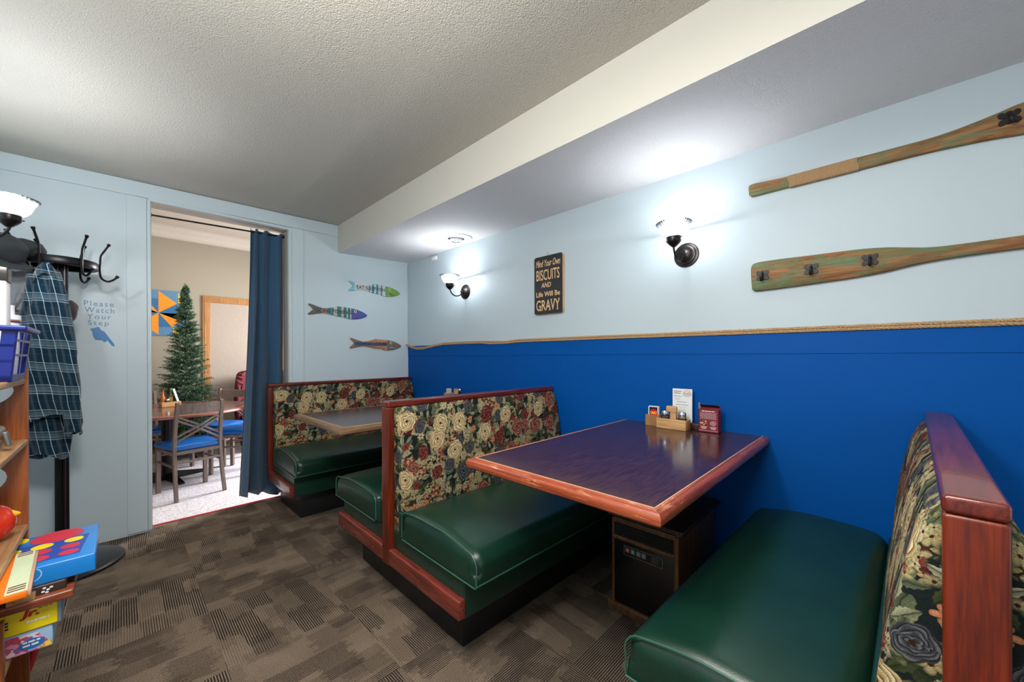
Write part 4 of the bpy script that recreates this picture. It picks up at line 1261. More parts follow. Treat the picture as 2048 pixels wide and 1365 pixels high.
for j in range(NV + 1):
    v = j / NV
    z = 2.212 - v * (2.212 - 0.045)
    xl = 0.738 - 0.075 * v ** 1.6; xr = 0.981 - 0.012 * v
    row = []
    for i in range(NU + 1):
        u = i / NU
        amp = 0.022 + 0.034 * v
        ph = (u + 0.10 * math.sin(u * 5.0)) * 2 * PI * 3.6
        y = 3.665 + amp * math.sin(ph + 0.8 * math.sin(2.2 * v)) + 0.012 * v * math.sin(u * 21 + v * 3) + 0.03 * v * (1 - u)
        y += 0.006 * math.sin(v * 9 + u * 14)
        x = xl + (xr - xl) * (u + 0.020 * math.sin(ph * 2 + 1.0))
        zz = z + (0.010 * math.sin(ph + 1.2) if j == 0 else 0) + 0.02 * v * math.sin(u * 5 + 0.4)
        row.append(bm.verts.new((x, y, zz)))
    rows.append(row)
for j in range(NV):
    for i in range(NU):
        bm.faces.new((rows[j][i], rows[j][i + 1], rows[j + 1][i + 1], rows[j + 1][i]))
o = obj('curtain', bm, curtain_mat())
sm = o.modifiers.new('cloth', 'SOLIDIFY'); sm.thickness = 0.002
tag(o, 'navy blue curtain gathered at the right side of the doorway', 'curtain')

# ------------------------------------------------------------------ the dining room seen through the doorway
TC = (0.35, 5.47); TR = 0.72; TZ = ZF + 0.75
M_chairwood = wood('taupe_metal_chair_frame', srgb(98, 82, 74), srgb(128, 110, 100), 'z', 0.45)
M_seatblue = plain('bright_blue_vinyl', (0.006, 0.115, 0.42), 0.28, var=0.1)
t = thing('round_table', 'round dark dining table with reddish edge beyond the doorway', 'table', (TC[0], TC[1], ZF))
g = G('glossy_brown_round_top'); n = g.noise(g.scale(g.obj(), 30, 5, 1), 1.5, 4, 0.6, 1)
g.set(color=g.mix(n.sstep(0.35, 0.65), (0.075, 0.032, 0.024), (0.16, 0.085, 0.065)), rough=0.16)
bm = BM(); lathe(bm, [(0, -0.02), (TR - 0.03, -0.02), (TR - 0.03, 0.0), (0, 0.0)], (TC[0], TC[1], TZ), n=64)
obj('table_top', bm, g.m, t, angle=30)
bm = BM(); lathe(bm, [(TR - 0.032, -0.034), (TR - 0.006, -0.034), (TR, -0.026), (TR - 0.002, -0.016), (TR - 0.010, -0.006), (TR - 0.022, 0.001), (TR - 0.032, 0.0005)], (TC[0], TC[1], TZ), n=64)
obj('edge_moulding', bm, plain('worn_red_edge', (0.22, 0.065, 0.045), 0.35, var=0.3), t)
bm = BM(); lathe(bm, [(0, -0.74), (0.052, -0.74), (0.052, -0.03), (0, -0.03)], (TC[0], TC[1], TZ), n=24)
obj('pedestal', bm, M_black, t)
for a in (0.25, 0.25 + PI / 2, 0.25 + PI, 0.25 + 1.5 * PI):
    bm = BM()
    d = Vector((math.cos(a), math.sin(a), 0)); s_ = Vector((-d.y, d.x, 0))
    prof = [(0.03, 0.035, 0.075), (0.15, 0.033, 0.055), (0.28, 0.030, 0.035), (0.35, 0.026, 0.022)]
    rings = []
    for (r, w_, h_) in prof:
        c = Vector((TC[0], TC[1], ZF)) + d * r
        rings.append([bm.verts.new(c + s_ * w_ * q + Vector((0, 0, hh))) for (q, hh) in ((-1, 0.004), (1, 0.004), (0.8, h_), (-0.8, h_))])
    for i in range(3):
        for j in range(4): bm.faces.new((rings[i][j], rings[i][(j + 1) % 4], rings[i + 1][(j + 1) % 4], rings[i + 1][j]))
    bm.faces.new(rings[0]); bm.faces.new(rings[-1])
    obj('foot', bm, M_black, t, smooth=False)

def sweep_rect(bm, pts, wx, wy):
    """bar of rectangular section (wx across x, wy across the path in y/z) along pts"""
    rings = []
    P = [Vector(p) for p in pts]
    for i, p in enumerate(P):
        T = (P[min(i + 1, len(P) - 1)] - P[max(i - 1, 0)]).normalized()
        X = Vector((1, 0, 0)); X = (X - T * X.dot(T)).normalized(); Y = T.cross(X)
        rings.append([bm.verts.new(p + X * a * wx / 2 + Y * b * wy / 2) for a, b in ((-1, -1), (1, -1), (1, 1), (-1, 1))])
    for i in range(len(P) - 1):
        for j in range(4): bm.faces.new((rings[i][j], rings[i][(j + 1) % 4], rings[i + 1][(j + 1) % 4], rings[i + 1][j]))
    bm.faces.new(list(reversed(rings[0]))); bm.faces.new(rings[-1])

def make_chair(label, loc, rz, grp):
    """local: back posts on y=0, seat towards +y"""
    t = thing('dining_chair', label, 'chair', loc, rz, grp); ORG[t.name] = None
    K = dict(local=True)
    for sx in (-1, 1):
        bm = BM(); sweep_rect(bm, spline([(sx * 0.185, -0.070, 0.0), (sx * 0.180, -0.030, 0.20), (sx * 0.176, 0.0, 0.42), (sx * 0.174, -0.012, 0.62), (sx * 0.170, -0.060, 0.885)], 5), 0.024, 0.036)
        obj('leg', bm, M_chairwood, t, smooth=False, **K)
    for sx in (-1, 1):
        bm = BM(); sweep_rect(bm, [(sx * 0.185, 0.375, 0.0), (sx * 0.185, 0.375, 0.43)], 0.032, 0.032)
        obj('leg', bm, M_chairwood, t, smooth=False, **K)
    bm = BM()
    for y in (-0.0, 0.375): box(bm, -0.18, 0.18, y - 0.012, y + 0.012, 0.405, 0.435)
    for sx in (-1, 1): box(bm, sx * 0.185 - 0.010, sx * 0.185 + 0.010, 0.0, 0.375, 0.405, 0.435)
    obj('seat_frame', bm, M_chairwood, t, smooth=False, **K)
    def seatwarp(p):
        v = p.y / 0.42
        w_ = 0.90 + 0.16 * min(1, max(0, v)) - 0.05 * max(0, v - 0.8) / 0.2
        k = 1 if p.z > 0.455 else 0
        return (p.x * w_, p.y, p.z + k * 0.022 * max(0, 1 - (p.x / 0.21) ** 2) * max(0, 1 - ((p.y - 0.2) / 0.24) ** 2))
    bm = BM(); box(bm, -0.205, 0.205, -0.005, 0.425, 0.436, 0.482, 0.022, 4, (8, 8, 1), warp=seatwarp)
    obj('seat', bm, M_seatblue, t, **K)
    bm = BM()
    curve = lambda x: -0.052 - 0.028 * (1 - (x / 0.17) ** 2)
    prev = None
    for i in range(13):
        x = -0.165 + 0.33 * i / 12
        y = curve(x)
        ring = [bm.verts.new((x, y + dy - dz, z)) for (dy, z, dz) in ((-0.009, 0.775, -0.014), (0.009, 0.775, -0.014), (0.009, 0.868, 0.002), (-0.009, 0.868, 0.002))]
        if prev:
            for j in range(4): bm.faces.new((prev[j], prev[(j + 1) % 4], ring[(j + 1) % 4], ring[j]))
        else: bm.faces.new(ring)
        prev = ring
    bm.faces.new(prev)
    obj('top_rail', bm, M_chairwood, t, angle=30, **K)
    for dz in (0.0, 0.045):
        for s_ in (-1, 1):
            bm = BM()
            pts = [(s_ * -0.168, -0.006, 0.520 + dz), (0, -0.048 - 0.004 * s_, 0.628 + dz * 0.8), (s_ * 0.168, -0.032, 0.725 + dz * 0.7)]
            pts = spline(pts, 6)
            rings = []
            for p in pts: rings.append([bm.verts.new(p + Vector((0, a, b))) for a, b in ((-0.004, -0.010), (0.004, -0.010), (0.004, 0.010), (-0.004, 0.010))])
            for i in range(len(pts) - 1):
                for j in range(4): bm.faces.new((rings[i][j], rings[i][(j + 1) % 4], rings[i + 1][(j + 1) % 4], rings[i + 1][j]))
            obj('cross_slat', bm, M_chairwood, t, smooth=False, **K)
    for a, b, z in (((-0.185, -0.02), (-0.185, 0.375), 0.30), ((0.185, -0.02), (0.185, 0.375), 0.30), ((-0.18, -0.015), (0.18, -0.015), 0.335), ((-0.18, 0.375), (0.18, 0.375), 0.36)):
        bm = BM(); m = ((a[0] + b[0]) / 2, (a[1] + b[1]) / 2)
        sag = 0.012
        tube(bm, [(a[0], a[1], z), (m[0], m[1] - (sag if a[0] != b[0] else 0), z), (b[0], b[1], z)], 0.011, 8)
        obj('stretcher', bm, M_chairwood, t, **K)
    return t

def face(dx, dy): return math.atan2(dy, dx) - PI / 2
grp = 'cross-back chairs around the round dining table'
ch = make_chair('cross-backed blue-seated chair nearest the doorway with its back turned', (0.512, 4.640, ZF), face(-0.215, 0.977), grp)
dup(ch, (1.100, 5.215, ZF), face(-0.76, 0.65), 'cross-backed blue-seated chair half hidden by the curtain edge')
dup(ch, (0.990, 6.040, ZF), face(-0.70, -0.71), 'cross-backed chair behind the round table, in front of the red armchair')
dup(ch, (0.130, 6.300, ZF), face(0.10, -1.0), 'cross-backed blue-seated chair behind the table pedestal beside the tree')
dup(ch, (-0.30, 4.98, ZF), face(0.82, 0.56), 'blue-seated chair whose seat edge shows beside the left door frame')

# condiments on the round table
cx_, cy_ = 0.385, 5.66
t = thing('condiment_caddy', 'pale wooden condiment caddy on the round dining table', 'caddy', (cx_, cy_, TZ + 0.001), 0.22)
ORG[t.name] = None
K = dict(local=True)
bm = BM()
box(bm, -0.085, 0.085, -0.045, 0.045, 0, 0.008); box(bm, -0.085, 0.085, -0.045, -0.038, 0.0, 0.055); box(bm, -0.085, 0.085, 0.038, 0.045, 0.0, 0.055)
box(bm, -0.085, -0.078, -0.045, 0.045, 0.0, 0.055); box(bm, 0.078, 0.085, -0.045, 0.045, 0.0, 0.055)
obj('tray', bm, M_bamboo, t, smooth=False, **K)
bm = BM(); box(bm, -0.012, 0.022, -0.010, 0.010, 0.006, 0.105, 0.004, 2); obj('handle', bm, M_bamboo, t, **K)
def bottle(label, x, y, z, r, h, liquid, cap, name='sauce_bottle', cat='bottle'):
    t = thing(name, label, cat, (x, y, z), 0, 'bottles in the round table caddy')
    bm = BM(); lathe(bm, [(0, 0), (r, 0), (r, h * 0.55), (r * 0.55, h * 0.72), (r * 0.42, h * 0.86), (0, h * 0.86)], (x, y, z), n=20); obj('bottle_body', bm, liquid, t)
    bm = BM(); lathe(bm, [(r * 0.5, h * 0.86), (r * 0.52, h), (0, h)], (x, y, z), n=16); obj('cap', bm, cap, t)
    return t
zb = TZ + 0.0105
bottle('orange hot sauce bottle with red cap in the round table caddy', cx_ - 0.060, cy_ - 0.015, zb, 0.018, 0.175, plain('orange_hot_sauce', (0.55, 0.13, 0.02), 0.2), plain('red_cap', (0.65, 0.03, 0.02), 0.4))
bottle('clear sauce bottle with green cap behind the caddy handle', cx_ + 0.010, cy_ + 0.026, zb, 0.020, 0.190, plain('olive_green_sauce', (0.12, 0.13, 0.06), 0.12), plain('green_cap', (0.25, 0.42, 0.05), 0.4))
shaker('small glass shaker in the caddy on the round dining table', cx_ - 0.024, cy_ - 0.022, M_salt, zb, 1.0)
t = thing('table_card', 'thin white card leaning in the caddy on the round table', 'card', (cx_ + 0.055, cy_, zb))
bm = BM(); prism(bm, [(0.0, 0.0), (0.10, 0.0), (0.10, 0.19), (0.0, 0.19)], 0.0015, frame((cx_ + 0.066, cy_ - 0.03, zb), (0.25, 1, 0), (-0.26, 0.05, 1)), 0)
obj('card', bm, plain('white_glossy_card', (0.62, 0.64, 0.68), 0.2), t, smooth=False)

# armchair
t = thing('armchair', 'dark red channel-tufted armchair against the far wall', 'armchair', (1.50, 6.45, ZF))
g = G('burgundy_upholstery'); x, y, z = g.sep(g.obj())
n = g.noise(g.obj(), 20, 3, 0.6)
g.set(color=g.mix(n, (0.075, 0.005, 0.012), (0.15, 0.010, 0.022)), rough=0.7)
M_burg = g.m
ax_, ay_ = 1.50, 6.45
bm = BM()
rows = []
NA = 120
for j in range(15):
    v = j / 14
    z = ZF + 0.30 + v * 0.80
    row = []
    for i in range(NA + 1):
        u = i / NA
        ang = PI * (-0.10 + 1.20 * u)
        rad = 0.36 + 0.03 * math.sin(v * PI) + 0.010 * abs(math.sin(u * PI * 16))
        top = 1.0 - 0.30 * abs(2 * u - 1) ** 4 * max(0, v - 0.5) * 2
        zz = ZF + 0.30 + v * 0.80 * top
        row.append((ax_ + rad * math.cos(ang), ay_ + 0.02 + rad * 0.85 * math.sin(ang) * 0.95, zz))
    rows.append([bm.verts.new(p) for p in row])
for j in range(14):
    for i in range(NA): bm.faces.new((rows[j][i], rows[j][i + 1], rows[j + 1][i + 1], rows[j + 1][i]))
o = obj('channel_back', bm, M_burg, t, angle=80)
sm = o.modifiers.new('padding', 'SOLIDIFY'); sm.thickness = 0.07; sm.offset = -1
bm = BM()
for i in range(11):
    x = ax_ - 0.30 + 0.06 * i
    tube(bm, spline([(x, ay_ - 0.33, ZF + 0.26), (x, ay_ - 0.35, ZF + 0.40), (x, ay_ - 0.28, ZF + 0.46), (x, ay_ - 0.05, ZF + 0.47), (x, ay_ + 0.25, ZF + 0.46)], 5), 0.031, 10)
obj('seat_cushion', bm, M_burg, t)
bm = BM(); box(bm, ax_ - 0.33, ax_ + 0.33, ay_ - 0.30, ay_ + 0.28, ZF + 0.12, ZF + 0.38, 0.03, 3); obj('base', bm, M_burg, t)
for sx in (-1, 1):
    for sy_ in (-1, 1):
        bm = BM(); lathe(bm, [(0.016, 0), (0.026, 0.13), (0, 0.13)], (ax_ + sx * 0.27, ay_ + sy_ * 0.22, ZF), n=12); obj('leg', bm, M_dkwood, t)

# quilt block board
t = thing('quilt_board', 'square painted board of blue, orange and yellow quilt triangles behind the tree', 'wall art', (0.355, YF, 1.775))
S_ = 0.305
M = on_back(0.362, 1.775, YF)
Cq = {'b': plain('quilt_blue', srgb(45, 105, 150), 0.5, var=0.2, sc=60), 'l': plain('quilt_light_blue', srgb(85, 130, 165), 0.5, var=0.3, sc=60), 'o': plain('quilt_orange', srgb(238, 145, 20), 0.5), 'y': plain('quilt_yellow', srgb(240, 200, 35), 0.5)}
bm = BM(); prism(bm, [(-S_, -S_), (S_, -S_), (S_, S_), (-S_, S_)], 0.016, M, 0.001); obj('panel', bm, Cq['l'], t, smooth=False)
tri = {'o': [], 'y': [], 'b': []}
for q in range(4):
    R = Matrix.Rotation(-q * PI / 2, 2)
    rot = lambda L: [tuple(R @ Vector((p[0] * S_, p[1] * S_))) for p in L]
    tri['o'].append(rot([(0, 0), (0, 0.97), (0.62, 0.45)]))
    tri['b'].append(rot([(0, 0), (0.62, 0.45), (0.62, 0.0)]))
    tri['o' if q in (0, 2) else 'y'].append(rot([(0, 0), (0.62, 0.0), (0.62, -0.28)]))
    tri['y'].append(rot([(0.66, 0.95), (0.66, 0.48), (0.98, 0.48)]))
for k, L in tri.items():
    bm = BM()
    for i, p in enumerate(L): prism(bm, p, 0.0168 + 0.0003 * 'byo'.index(k), M, 0.0155)
    obj('painted_triangles', bm, Cq[k], t, smooth=False)

# oak framed opening on the far wall
M_oak = wood('honey_oak', (0.30, 0.125, 0.035), (0.48, 0.23, 0.07), 'z', 0.4)
bm = BM(); box(bm, 0.822, 0.914, YF - 0.022, YF, ZF, 2.050, 0.004, 1); box(bm, 1.80, 1.89, YF - 0.022, YF, ZF, 2.050, 0.004, 1)
box(bm, 0.822, 1.89, YF - 0.023, YF, 1.965, 2.057, 0.004, 1); box(bm, 0.845, 0.860, YF - 0.026, YF, ZF, 2.0, 0.003, 1)
structure('door_2', bm, M_oak)
g = G('pebbled_beige_panel'); n = g.noise(g.obj(), 160, 3, 0.6)
g.set(color=g.mix(n, srgb(150, 136, 122), srgb(184, 170, 156)), rough=0.35); g.bump(n, 0.5, 0.004)
bm = BM(); box(bm, 0.914, 1.80, YF - 0.010, YF, ZF, 1.965)
structure('door_2_panel', bm, g.m, smooth=False)

# Christmas tree
TX, TY = 0.605, 6.58
t = thing('artificial_tree', 'bare green artificial fir tree standing behind the round table', 'tree', (TX, TY, ZF))
bm = BM(); lathe(bm, [(0, 0), (0.018, 0), (0.012, 2.0), (0, 2.05)], (TX, TY, ZF + 0.03), n=10)
obj('trunk', bm, plain('dark_green_pole', (0.02, 0.035, 0.02), 0.6), t)
bm = BM()
for a in (0.3, 1.87, 3.44, 5.01):
    tube(bm, [(TX, TY, ZF + 0.14), (TX + 0.10 * math.cos(a), TY + 0.10 * math.sin(a), ZF + 0.06), (TX + 0.26 * math.cos(a), TY + 0.26 * math.sin(a), ZF + 0.012)], 0.011, 8)
obj('stand', bm, M_black, t)
g = G('fir_needles'); n = g.noise(g.obj(), 35, 3, 0.7)
g.set(color=g.mix(n.sstep(0.3, 0.7), (0.016, 0.050, 0.022), (0.13, 0.22, 0.13)), rough=0.5, spec=0.4)
bm = BM()
rt = random.Random(11)
def needle(p, d, L, w_):
    s_ = d.cross(Vector((rt.uniform(-1, 1), rt.uniform(-1, 1), rt.uniform(-1, 1)))).normalized() * w_
    a = bm.verts.new(p - s_); b = bm.verts.new(p + s_); c = bm.verts.new(p + d * L * 0.6 + s_ * 0.9); e = bm.verts.new(p + d * L * 0.6 - s_ * 0.9); f = bm.verts.new(p + d * L)
    bm.faces.new((a, b, c, e)); bm.faces.new((e, c, f))
H_ = 2.24
for b in range(640):
    f = (rt.random() ** 1.25) * 0.985
    f = max(0.06, f)
    z = f * H_
    R_ = 0.45 * (1 - f) ** 0.85 + 0.012
    a = rt.uniform(0, 2 * PI)
    rr = R_ * rt.uniform(0.70, 1.12)
    lift = 0.15 + 0.45 * f + rt.uniform(-0.12, 0.18)
    base = Vector((TX, TY, ZF + z))
    dirv = Vector((math.cos(a), math.sin(a), lift)).normalized()
    for (q, sa) in ((0.15, 0.0), (0.45, 0.65), (0.45, -0.65), (0.75, 0.5), (0.75, -0.5), (1.0, 0.0)):
        d2 = Matrix.Rotation(sa + rt.uniform(-0.1, 0.1), 3, 'Z') @ dirv
        st = base + dirv * rr * q * 0.60
        ln = rr * 0.40
        nn = max(4, int(ln / 0.012))
        for i in range(nn):
            k = i / nn
            p = st + d2 * ln * k - Vector((0, 0, 0.03 * k * k))
            if p.y > YF - 0.06: continue
            for _ in range(3):
                dd = (d2 * 1.0 + Vector((rt.uniform(-1, 1), rt.uniform(-1, 1), rt.uniform(-0.9, 1)))).normalized()
                needle(p, dd, rt.uniform(0.022, 0.036), 0.0026)
for i in range(90):
    p = Vector((TX + rt.uniform(-0.01, 0.01), TY, ZF + H_ - 0.16 + 0.16 * i / 90))
    needle(p, Vector((rt.uniform(-1, 1), rt.uniform(-1, 1), rt.uniform(0.3, 1.5))).normalized(), 0.045, 0.0025)
tube(bm, [(TX, TY, ZF + 2.05), (TX - 0.02, TY, ZF + H_ - 0.04), (TX - 0.012, TY, ZF + H_), (TX + 0.012, TY, ZF + H_ - 0.01), (TX + 0.016, TY, ZF + H_ - 0.06)], 0.008, 6)
o = obj('foliage', bm, g.m, t, smooth=False)
o['kind'] = 'stuff'

# ------------------------------------------------------------------ coat rack
RX, RY = -0.228, 3.285
t = thing('coat_rack', 'black metal coat rack with curved hooks and round base by the back wall', 'coat rack', (RX, RY, 0))
bm = BM(); lathe(bm, [(0, 0.0), (0.243, 0.0), (0.248, 0.006), (0.246, 0.014), (0.232, 0.022), (0.150, 0.034), (0.060, 0.046), (0.045, 0.050), (0, 0.050)], (RX, RY, 0), n=64)
obj('base', bm, plain('glossy_black_base', (0.016, 0.017, 0.020), 0.22, metal=0.3), t)
bm = BM(); lathe(bm, [(0, 0.05), (0.0245, 0.05), (0.0245, 1.72), (0, 1.72)], (RX, RY, 0), n=48, ribs=12, amp=0.0022)
obj('pole', bm, M_black, t, angle=60)
RZ = 1.700
bm = BM(); lathe(bm, [(0.118, -0.018), (0.140, -0.019), (0.143, -0.014), (0.143, 0.018), (0.140, 0.023), (0.128, 0.026), (0.0, 0.030)], (RX, RY, RZ), n=48)
lathe(bm, [(0.118, -0.018), (0.118, 0.015), (0.0, 0.018)], (RX, RY, RZ), n=48)
obj('ring_disc', bm, M_black, t)
HK = []
for k in range(6):
    a = math.radians(-116) + k * 2 * PI / 6
    d = Vector((math.cos(a), math.sin(a), 0)); c = Vector((RX, RY, RZ)) + d * 0.147
    up_ = Vector((0, 0, 1))
    pts = spline([c + d * 0.040 + up_ * 0.150, c + d * 0.026 + up_ * 0.120, c + d * 0.006 + up_ * 0.075, c + d * 0.002 + up_ * 0.03, c + up_ * -0.015, c + d * 0.006 + up_ * -0.055, c + d * 0.030 + up_ * -0.072, c + d * 0.056 + up_ * -0.058, c + d * 0.075 + up_ * -0.034], 6)
    bm = BM(); tube(bm, pts, lambda q: 0.0055 if 0.05 < q < 0.95 else 0.0085, 8)
    obj('coat_hook', bm, M_black, t)
    HK.append(pts[-1])

# flannel shirt
def flannel():
    g = G('navy_plaid_flannel'); x, y, z = g.sep(g.obj())
    nz = g.noise(g.obj(), 6, 2, 0.5)
    u = x + z * 0.16 + (nz - 0.5) * 0.022
    v = z + x * 0.10 + (g.noise(g.obj(), 4, 2, 0.5) - 0.5) * 0.035
    def line(c, per, off, w_):
        q = ((c + off) / per).fract() - 0.5
        return q.abs().sstep(w_, w_ * 0.45)
    weave = g.noise(g.scale(g.obj(), 700, 700, 700), 1.0, 1, 0.5)
    band = (line(v, 0.118, 0.0, 0.16) * 0.17).mx(line(v, 0.118, 0.020, 0.016) * 0.95).mx(line(v, 0.118, -0.020, 0.014) * 0.9).mx(line(v, 0.118, 0.008, 0.016) * 0.5)
    wv = line(u, 0.046, 0.0, 0.036) * 0.85
    wv2 = line(u, 0.046, 0.023, 0.14) * 0.16
    br = line(v, 0.118, 0.055, 0.010) * 0.25
    c = g.mix(band, (0.0035, 0.022, 0.042), srgb(150, 172, 182))
    c = g.mix(wv2, c, srgb(120, 130, 130))
    c = g.mix(br, c, srgb(120, 100, 90))
    c = g.mix(wv * (weave * 0.8 + 0.35), c, srgb(200, 210, 212))
    g.set(color=c, rough=0.95, spec=0.1, sheen=0.2)
    g.bump(weave, 0.2, 0.001)
    return g.m
M_fl = flannel()
SX, SY = -0.232, 3.075
t = thing('flannel_shirt', 'dark blue and white plaid flannel shirt hanging from the coat rack', 'shirt', (SX, SY, 1.66))
def cloth(keys, name, parent, seed, folds=5, amp=0.010, hem=0.0, nu=64, nv=60, lab=None):
    """keys: (z, xc, yc, half width, half depth) from top to bottom"""
    rs = random.Random(seed)
    ph = [rs.uniform(0, 6) for _ in range(6)]
    bm = BM(); rings = []
    def at(v):
        q = v * (len(keys) - 1); i = min(int(q), len(keys) - 2); f = q - i; f = f * f * (3 - 2 * f)
        return [keys[i][k] + (keys[i + 1][k] - keys[i][k]) * f for k in range(5)]
    for j in range(nv + 1):
        v = j / nv
        z, xc, yc, hw, hd = at(v)
        ring = []
        for i in range(nu):
            a = 2 * PI * i / nu
            m = amp * (0.3 + v) * (math.sin(folds * a + ph[0] + 1.5 * math.sin(v * 3 + ph[1])) + 0.5 * math.sin((folds + 3) * a + ph[2] + v * 2.5))
            m += 0.004 * math.sin(v * 26 + 3 * a + ph[3])
            x = xc + (hw + m * 0.6) * math.cos(a); y = yc + (hd + m) * math.sin(a)
            ring.append(bm.verts.new((x, y, z + (hem * math.sin(2 * a + ph[4]) * v ** 6) + 0.01 * v * math.sin(3 * a))))
        rings.append(ring)
    for j in range(nv):
        for i in range(nu):
            k = (i + 1) % nu
            bm.faces.new((rings[j][i], rings[j][k], rings[j + 1][k], rings[j + 1][i]))
    bm.faces.new(list(reversed(rings[0])))
    o = obj(name, bm, M_fl if lab is None else lab, parent, angle=70)
    sm = o.modifiers.new('cloth', 'SOLIDIFY'); sm.thickness = 0.003; sm.offset = -1
    return o
cloth([(1.668, -0.262, 3.080, 0.012, 0.010), (1.600, -0.262, 3.075, 0.042, 0.030), (1.45, -0.258, 3.070, 0.062, 0.045), (1.25, -0.252, 3.070, 0.080, 0.055), (1.02, -0.246, 3.070, 0.088, 0.060), (0.875, -0.244, 3.070, 0.092, 0.062)], 'shirt_body', t, 3, folds=5, amp=0.010, hem=0.01)
cloth([(1.60, -0.300, 3.09, 0.030, 0.035), (1.40, -0.290, 3.115, 0.060, 0.040), (1.10, -0.272, 3.120, 0.085, 0.040), (0.85, -0.262, 3.115, 0.080, 0.040), (0.672, -0.262, 3.110, 0.070, 0.038)], 'shirt_tail', t, 9, folds=4, amp=0.009, hem=0.02)
cloth([(1.625, -0.238, 3.055, 0.022, 0.025), (1.45, -0.212, 3.040, 0.030, 0.030), (1.20, -0.190, 3.020, 0.034, 0.032), (1.00, -0.176, 3.012, 0.033, 0.032), (0.84, -0.168, 3.008, 0.031, 0.030), (0.785, -0.166, 3.008, 0.028, 0.027)], 'shirt_sleeve', t, 5, folds=3, amp=0.005, hem=0.004, nu=40)
bm = BM()
collar = spline([(-0.300, 3.055, 1.600), (-0.283, 3.035, 1.640), (-0.262, 3.030, 1.655), (-0.238, 3.030, 1.640), (-0.222, 3.045, 1.600)], 6)
for i in range(len(collar) - 1):
    a, b = collar[i], collar[i + 1]
    bm.faces.new([bm.verts.new(p) for p in (a, b, b + Vector((0.002, -0.006, -0.050)), a + Vector((-0.002, -0.006, -0.050)))])
bmesh.ops.remove_doubles(bm, verts=bm.verts, dist=0.0004)
o = obj('collar', bm, M_fl, t); sm = o.modifiers.new('cloth', 'SOLIDIFY'); sm.thickness = 0.004

# hats on the rack
M_hat = plain('black_felt', (0.016, 0.019, 0.020), 0.85, var=0.3, sc=40)
t = thing('cloth_hat', 'floppy black hat hung on the left hooks of the coat rack', 'hat', (-0.40, 3.10, 1.66))
def blob(bm, c, h, seed, amp=0.10, n=28, m=18, flatten=None):
    rs = random.Random(seed); ph = [rs.uniform(0, 6) for _ in range(8)]
    rings = []
    for j in range(1, m):
        th = PI * j / m; ring = []
        for i in range(n):
            a = 2 * PI * i / n
            q = 1 + amp * (math.sin(2 * a + ph[0] + th * 2) + 0.6 * math.sin(3 * a + ph[1] - th * 3) + 0.5 * math.sin(5 * a + ph[2] + th * 4)) * math.sin(th)
            p = Vector((h[0] * q * math.sin(th) * math.cos(a), h[1] * q * math.sin(th) * math.sin(a), h[2] * math.cos(th) * (1 + amp * 0.5 * math.sin(a * 2 + ph[3]))))
            ring.append(bm.verts.new(Vector(c) + p))
        rings.append(ring)
    top = bm.verts.new(Vector(c) + Vector((0, 0, h[2]))); bot = bm.verts.new(Vector(c) - Vector((0, 0, h[2])))
    for i in range(n):
        k = (i + 1) % n
        bm.faces.new((top, rings[0][i], rings[0][k])); bm.faces.new((bot, rings[-1][k], rings[-1][i]))
        for j in range(len(rings) - 1): bm.faces.new((rings[j][i], rings[j + 1][i], rings[j + 1][k], rings[j][k]))
bm = BM(); blob(bm, (-0.425, 3.13, 1.715), (0.105, 0.09, 0.085), 4, 0.07)
obj('crown', bm, M_hat, t, angle=80)
bm = BM(); blob(bm, (-0.355, 3.20, 1.745), (0.085, 0.07, 0.050), 8, 0.10); obj('folded_fabric', bm, M_hat, t, angle=80)
bm = BM()
rg = []
for i in range(49):
    a = 2 * PI * i / 48
    row = []
    for r in (0.095, 0.12, 0.15):
        row.append(bm.verts.new((-0.405 + r * math.cos(a), 3.13 + r * 0.75 * math.sin(a), 1.655 - (r - 0.095) * (0.9 + 0.5 * math.sin(2 * a)) - 0.25 * (r * math.cos(a)) * 0.5 + 0.006 * math.sin(7 * a))))
    rg.append(row)
for i in range(48):
    for j in range(2): bm.faces.new((rg[i][j], rg[i + 1][j], rg[i + 1][j + 1], rg[i][j + 1]))
o = obj('brim', bm, M_hat, t, angle=80); sm = o.modifiers.new('felt', 'SOLIDIFY'); sm.thickness = 0.004
t = thing('brimmed_hat', 'grey-brown cap hung behind the flannel shirt', 'cap', (-0.21, 3.19, 1.46))
bm = BM(); blob(bm, (-0.250, 3.185, 1.46), (0.062, 0.045, 0.060), 12, 0.06)
obj('crown', bm, plain('grey_brown_cloth', srgb(92, 84, 82), 0.9), t, angle=80)
bm = BM(); blob(bm, (-0.186, 3.165, 1.432), (0.028, 0.030, 0.056), 14, 0.12)
obj('visor', bm, plain('dark_brown_cloth', srgb(70, 60, 58), 0.85), t, angle=80)
tag(cloth([(1.64, -0.352, 3.17, 0.050, 0.018), (1.57, -0.350, 3.17, 0.044, 0.020), (1.50, -0.356, 3.165, 0.036, 0.018), (1.43, -0.372, 3.16, 0.016, 0.012)], 'grey_scarf', None, 21, folds=4, amp=0.006, hem=0.01, nu=32, nv=16, lab=plain('pale_grey_cloth', srgb(125, 128, 132), 0.9)), 'small grey cloth bundle hanging beneath the black hat', 'scarf')

# ------------------------------------------------------------------ wooden game rack at the left
M_rack = wood('orange_brown_rack_wood', (0.16, 0.040, 0.009), (0.33, 0.095, 0.022), 'z', 0.34)
M_rackl = wood('light_rack_shelf_wood', (0.24, 0.115, 0.045), (0.46, 0.26, 0.12), 'y', 0.4)
GX = -0.183
t = thing('game_rack', 'small orange-brown wooden rack with cut-out sides holding games', 'rack', (-0.34, 1.62, 0))
